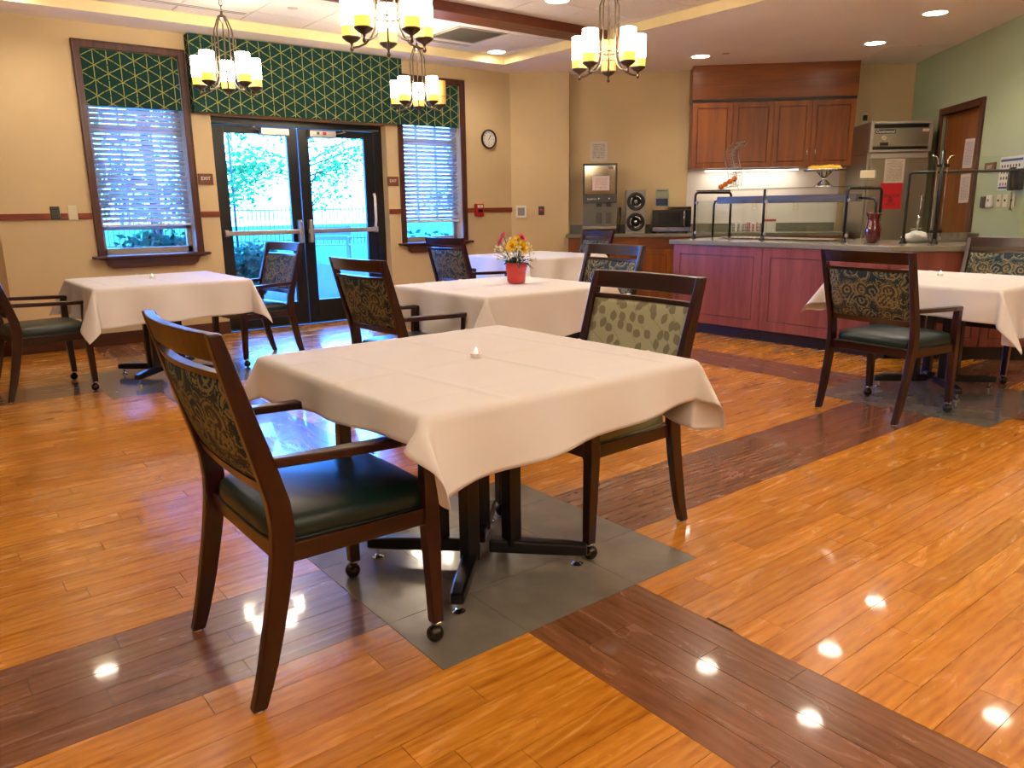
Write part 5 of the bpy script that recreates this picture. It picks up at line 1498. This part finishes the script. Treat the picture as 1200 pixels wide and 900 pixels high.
chandelier(3.14, 5.06, 2.165, math.radians(58), 'bronze five light chandelier farthest off, before the right window, one shade unlit', (4,))
chandelier(3.20, 2.57, 2.160, math.radians(45), 'bronze five light chandelier right of centre beside the coffer edge', (0,))

for x, lab in ((1.40, 'bronze five light chandelier added unseen behind the camera, right'), (3.20, 'bronze five light chandelier added unseen behind the camera, far right'), (-0.45, 'bronze five light chandelier added unseen behind the camera, left'), (-2.3, 'bronze five light chandelier added unseen behind the camera, far left')):  # unseen chandeliers added behind the camera to brighten the room
    chandelier(x, -2.07, 2.160, PI / 4, lab)
# ------------------------------------------------------------------ downlights and ceiling fittings
def downlight(x, y, z, label, seen=True):
    t = thing('downlight', label, 'downlight', (x, y, z), 0, 'recessed ceiling downlights')
    MB().lathe([(0.099, -0.001), (0.101, -0.006), (0.116, -0.005), (0.118, -0.0005)], 28, cap=False).build('trim_ring', M['white'] , t, smooth=True)
    MB().lathe([(0.0995, -0.0018), (0.0995, -0.0005), (0, -0.0005)], 28).lathe([(0.0, -0.0018), (0.0995, -0.0018)], 28, cap=False).build('lens', M['lens'], t)
    ld = bpy.data.lights.new('downlight_lamp', 'SPOT')
    ld.energy = DOWNLIGHT_WATTS * (1.4 if z < ZT - 0.01 else 1.0); ld.color = LAMP_COLOR
    ld.spot_size = math.radians(128); ld.spot_blend = 0.75; ld.shadow_soft_size = 0.08
    lo_ = bpy.data.objects.new('lamp', ld); COL.objects.link(lo_); lo_.parent = t; lo_.location = (0, 0, -0.012)
DL = [(4.735, 5.90, ZT, 'downlight in the ceiling tile above the right window'), (3.80, 3.80, ZT, 'downlight at the top edge above the right chandelier'),
      (6.545, 4.418, ZC, 'downlight in the soffit left of the wall cabinets'), (6.645, 1.88, ZC, 'largest downlight in the soffit at the upper right'), (7.50, 2.87, ZC, 'downlight in the soffit above the refrigerator'),
      (8.1, 1.3, ZC, 'added unseen downlight in the soffit beyond the right edge'), (6.6, -0.6, ZC, 'added unseen downlight in the soffit above the right hand aisle'),  # from here down mostly unseen downlights, added for brightness
      (4.40, 2.35, ZT, 'added unseen downlight in the coffer above the gap between right table and buffet'), (5.42, 1.7, ZC, 'added unseen downlight in the soffit above the buffet front'), (5.55, 0.3, ZC, 'added unseen downlight in the soffit above the chair behind the right table'),
      (5.9, -2.3, ZC, 'added unseen downlight in the soffit right of and behind the camera'), (8.5, -1.2, ZC, 'added unseen downlight in the soffit by the far right wall'), (7.5, 0.3, ZC, 'added unseen downlight in the soffit past the right end of the buffet'),
      (-0.04, 5.93, ZT, 'downlight above the left window'), (4.45, 1.32, ZT, 'downlight above the right hand table'), (3.9, -1.2, ZT, 'added unseen downlight in the coffer right of the camera'),
      (0.3, 3.3, ZT, 'added unseen downlight in the coffer over the left aisle'), (2.3, -0.4, ZT, 'added unseen downlight over the aisle right of the nearest table'), (-1.2, 1.2, ZT, 'added unseen downlight over the aisle left of the nearest table'), (1.5, -1.6, ZT, 'added unseen downlight in the coffer right behind the camera'),  # all unseen, added as fill light for the near side
      (-1.8, -1.8, ZT, 'added unseen downlight in the coffer left behind the camera'), (0.2, -3.2, ZT, 'added unseen downlight in the coffer well behind the camera'), (3.2, -3.2, ZT, 'downlight in the coffer well behind the camera at the right, added as unseen fill'), (6.8, -3.0, ZC, 'added unseen downlight in the soffit well behind the camera'), (-2.2, 3.6, ZT, 'added unseen downlight in the coffer at the far left')]  # this row as well: unseen lamps added as fill
for d in DL: downlight(*d)
# return air grille
t = thing('return_grille', 'grey return air grille in the tiled ceiling', 'grille', (GR[0] + 0.01, GR[2] + 0.01, ZT))
MB().box(0, 0.59, 0, 0.025, -0.004, 0.012).box(0, 0.59, 0.565, 0.59, -0.004, 0.012).box(0, 0.025, 0.025, 0.565, -0.004, 0.012).box(0.565, 0.59, 0.025, 0.565, -0.004, 0.012).build('frame', M['grid_white'], t)
me = None
for k in range(26):
    if me is None:
        m = MB(); m.T = Matrix.Rotation(math.radians(38), 4, 'X'); m.box(0.026, 0.564, -0.010, 0.010, -0.0008, 0.0008); me = m.mesh('louvre', M['grey'])
    o = bpy.data.objects.new('louvre', me); COL.objects.link(o); o.parent = t; o.location = (0, 0.036 + 0.0207 * k, 0.004)
# slot diffusers
for a, b, lab in ((-0.6, 1.80, 'slim black slot diffuser in the ceiling by the left window'), (3.05, 4.30, 'slim black slot diffuser in the ceiling beside the return grille')):
    t = thing('slot_diffuser', lab, 'vent', (a, 5.80, ZT), 0, 'ceiling slot diffusers')
    MB().box(0, b - a, -0.055, 0.055, -0.003, -0.0003).build('flange', M['tile_white'], t)
    for y in (-0.025, 0.02): MB().box(0.01, b - a - 0.01, y - 0.007, y + 0.007, -0.0045, -0.0032).build('slot', M['black'], t)
# sprinkler heads and hatch
for x, y, z, lab in ((2.05, 5.35, ZT, 'small round sprinkler cover in the tiled ceiling'), (6.62, 4.13, ZC, 'small round sprinkler cover in the soffit by the wall cabinets')):
    t = thing('sprinkler', lab, 'sprinkler', (x, y, z), 0, 'ceiling sprinkler covers')
    MB().lathe([(0.045, -0.0005), (0.044, -0.008), (0.0, -0.010)], 24).build('cover_plate', M['grid_white'], t)
    MB().lathe([(0.050, -0.0004), (0.050, -0.003), (0.045, -0.004)], 24, cap=False).build('escutcheon', M['white'], t)
t = kthing('access_hatch', 'flush painted access hatch in the soffit above the refrigerator', 'hatch', 3.45, 7.5, ZC - 0.0045)
MB().box(0, 0.70, 0, 0.62, 0, 0.004).build('hatch_panel', M['soffit'], t, bevel=0.002)
MB().box(0.33, 0.37, 0.02, 0.04, -0.002, -0.0002).build('latch', M['grid_white'], t)

# ------------------------------------------------------------------ outside the windows
o = struct(MB().box(-40, 60, -50, 70, -0.25, -0.09).build('ground', M['lawn']), 'green lawn outside the glass doors', 'lawn')
struct(MB().box(0.9, 7.2, 6.745, 17.2, -0.09, -0.045).build('terrace', M['patio']), 'smooth concrete terrace outside the glass doors', 'terrace')
def leaves(m, c, r, n, size, rd, flat=0.75):
    for k in range(n):
        d = Vector((rd.gauss(0, 1), rd.gauss(0, 1), rd.gauss(0, 1) * flat)).normalized() * r * (rd.random() ** 0.4)
        d.z *= flat
        p = Vector(c) + d
        a = Vector((rd.gauss(0, 1), rd.gauss(0, 1), rd.gauss(0, 0.6))).normalized(); b = a.orthogonal().normalized()
        s = size * rd.uniform(0.6, 1.3)
        m._add([p, p + a * s * 0.5 + b * s * 0.28, p + a * s, p + a * s * 0.5 - b * s * 0.28], [(0, 1, 2, 3)])
def tree(x, y, h, label, mat, seed, spread=1.6, n=60, size=0.17, low=0.35):
    rd = random.Random(seed)
    t = thing('tree', label, 'tree', (x, y, -0.09), 0, 'garden trees')
    MB().tube([(0, 0, 0), (0.05, 0.03, h * 0.3), (-0.04, 0.02, h * 0.6), (0.02, 0, h * 0.85)], [0.13, 0.10, 0.07, 0.03], 8).build('trunk', M['bark'], t, smooth=True)
    br = MB(); lv = MB()
    for k in range(26):
        z0 = h * rd.uniform(low * 0.8, 0.8); a = rd.uniform(0, 2 * PI); L = spread * rd.uniform(0.5, 1.0) * (1.15 - z0 / h * 0.6)
        e = Vector((math.cos(a) * L, math.sin(a) * L, z0 + L * rd.uniform(0.1, 0.55)))
        br.tube([(0, 0, z0), tuple(Vector((0, 0, z0)) * 0.45 + e * 0.55 + Vector((0, 0, 0.08))), tuple(e)], [0.035, 0.022, 0.008], 5)
        for q in (0.55, 0.8, 1.0):
            leaves(lv, Vector((0, 0, z0)) * (1 - q) + e * q, 0.42 * spread / 1.6, n // 3, size, rd)
    br.build('branch', M['bark'], t, smooth=True)
    f = lv.build('foliage', mat, t, fix=False); f['kind'] = 'stuff'
    return t
tree(3.0, 14.6, 5.4, 'leafy green tree seen through the left glass door', M['tree_leaf'], 1, 2.3, 150, 0.12, 0.2)
tree(5.9, 19.8, 5.2, 'lighter green tree seen between the two glass doors', M['tree_leaf_b'], 2, 2.2, 120, 0.15, 0.2)
tree(11.2, 26.0, 7.4, 'green tree seen through the right glass door', M['tree_leaf_b'], 3, 3.0, 130, 0.17, 0.2)
tree(0.3, 17.5, 5.5, 'green tree seen through the left window', M['tree_leaf'], 4, 2.2, 120, 0.14, 0.3)
tree(12.5, 16.5, 4.6, 'green tree seen through the right window', M['tree_leaf'], 6, 2.0, 110, 0.14, 0.22)
def bush(x, y, r, h, label, seed, n=1500):
    rd = random.Random(seed)
    t = thing('bush', label, 'bush', (x, y, -0.09), 0, 'evergreen bushes')
    lv = MB(); st = MB()
    for k in range(22):
        a = rd.uniform(0, 2 * PI); e = Vector((math.cos(a) * r * rd.uniform(0.3, 0.95), math.sin(a) * r * rd.uniform(0.3, 0.95), h * rd.uniform(0.5, 1.0)))
        st.tube([(0, 0, 0), tuple(e * 0.5 + Vector((0, 0, 0.08))), tuple(e)], [0.018, 0.012, 0.005], 5)
        leaves(lv, e, r * 0.42, n // 22, 0.11, rd, 0.7)
    leaves(lv, Vector((0, 0, h * 0.4)), r * 0.85, n // 2, 0.12, rd, 0.55)
    st.build('branch', M['bark'], t)
    f = lv.build('foliage', M['bush_leaf'], t, fix=False); f['kind'] = 'stuff'
bush(2.55, 9.6, 0.75, 0.78, 'dark evergreen bush at the foot of the left glass door', 1, 2600)
bush(1.55, 8.5, 0.5, 0.98, 'dark evergreen bush below the left window, middle', 2)
bush(0.45, 9.1, 0.42, 0.85, 'small dark bush below the left window, left side', 3)
bush(6.3, 9.3, 0.75, 0.85, 'dark evergreen bush below the right window', 4)
# bench on the terrace
t = thing('garden_bench', 'grey garden bench on the lawn seen through the right door', 'bench', (7.95, 17.9, -0.09), math.radians(-35))
for k in range(3): MB().box(-0.75, 0.75, -0.22 + 0.15 * k, -0.10 + 0.15 * k, 0.42, 0.45).build('seat_slat', M['bench'], t)
for k in range(3): MB().box(-0.75, 0.75, 0.24, 0.27, 0.55 + 0.13 * k, 0.65 + 0.13 * k).build('back_slat', M['bench'], t)
for x in (-0.72, 0.66):
    MB().box(x, x + 0.06, -0.22, -0.16, 0, 0.62).box(x, x + 0.06, 0.20, 0.26, 0, 0.95).box(x, x + 0.06, -0.24, 0.26, 0.62, 0.66).build('leg', M['bench'], t)
# picket fence
t = thing('garden_fence', 'dark metal picket fence across the far lawn', 'fence', (0.0, 27.5, -0.09))
MB().box(1.0, 16.0, -0.02, 0.02, 0.2, 0.24).box(1.0, 16.0, -0.02, 0.02, 1.35, 1.39).build('rail', M['fence'], t)
me = MB().box(-0.012, 0.012, -0.012, 0.012, 0, 1.5).mesh('picket', M['fence'])
for k in range(90):
    o = bpy.data.objects.new('picket', me); COL.objects.link(o); o.parent = t; o.location = (1.05 + k * 0.165, 0, 0)
# lamp post of the yard
t = thing('lamp_post', 'thin grey pole standing behind the left glass door', 'pole', (5.25, 16.6, -0.05))
MB().tube([(0, 0, 0), (0, 0, 4.2)], 0.028, 8).build('pole', M['fence'], t, smooth=True)
MB().lathe([(0.03, 4.2), (0.16, 4.25), (0.16, 4.32), (0.05, 4.42), (0, 4.44)], 14).build('lamp_head', M['fence'], t, smooth=True)
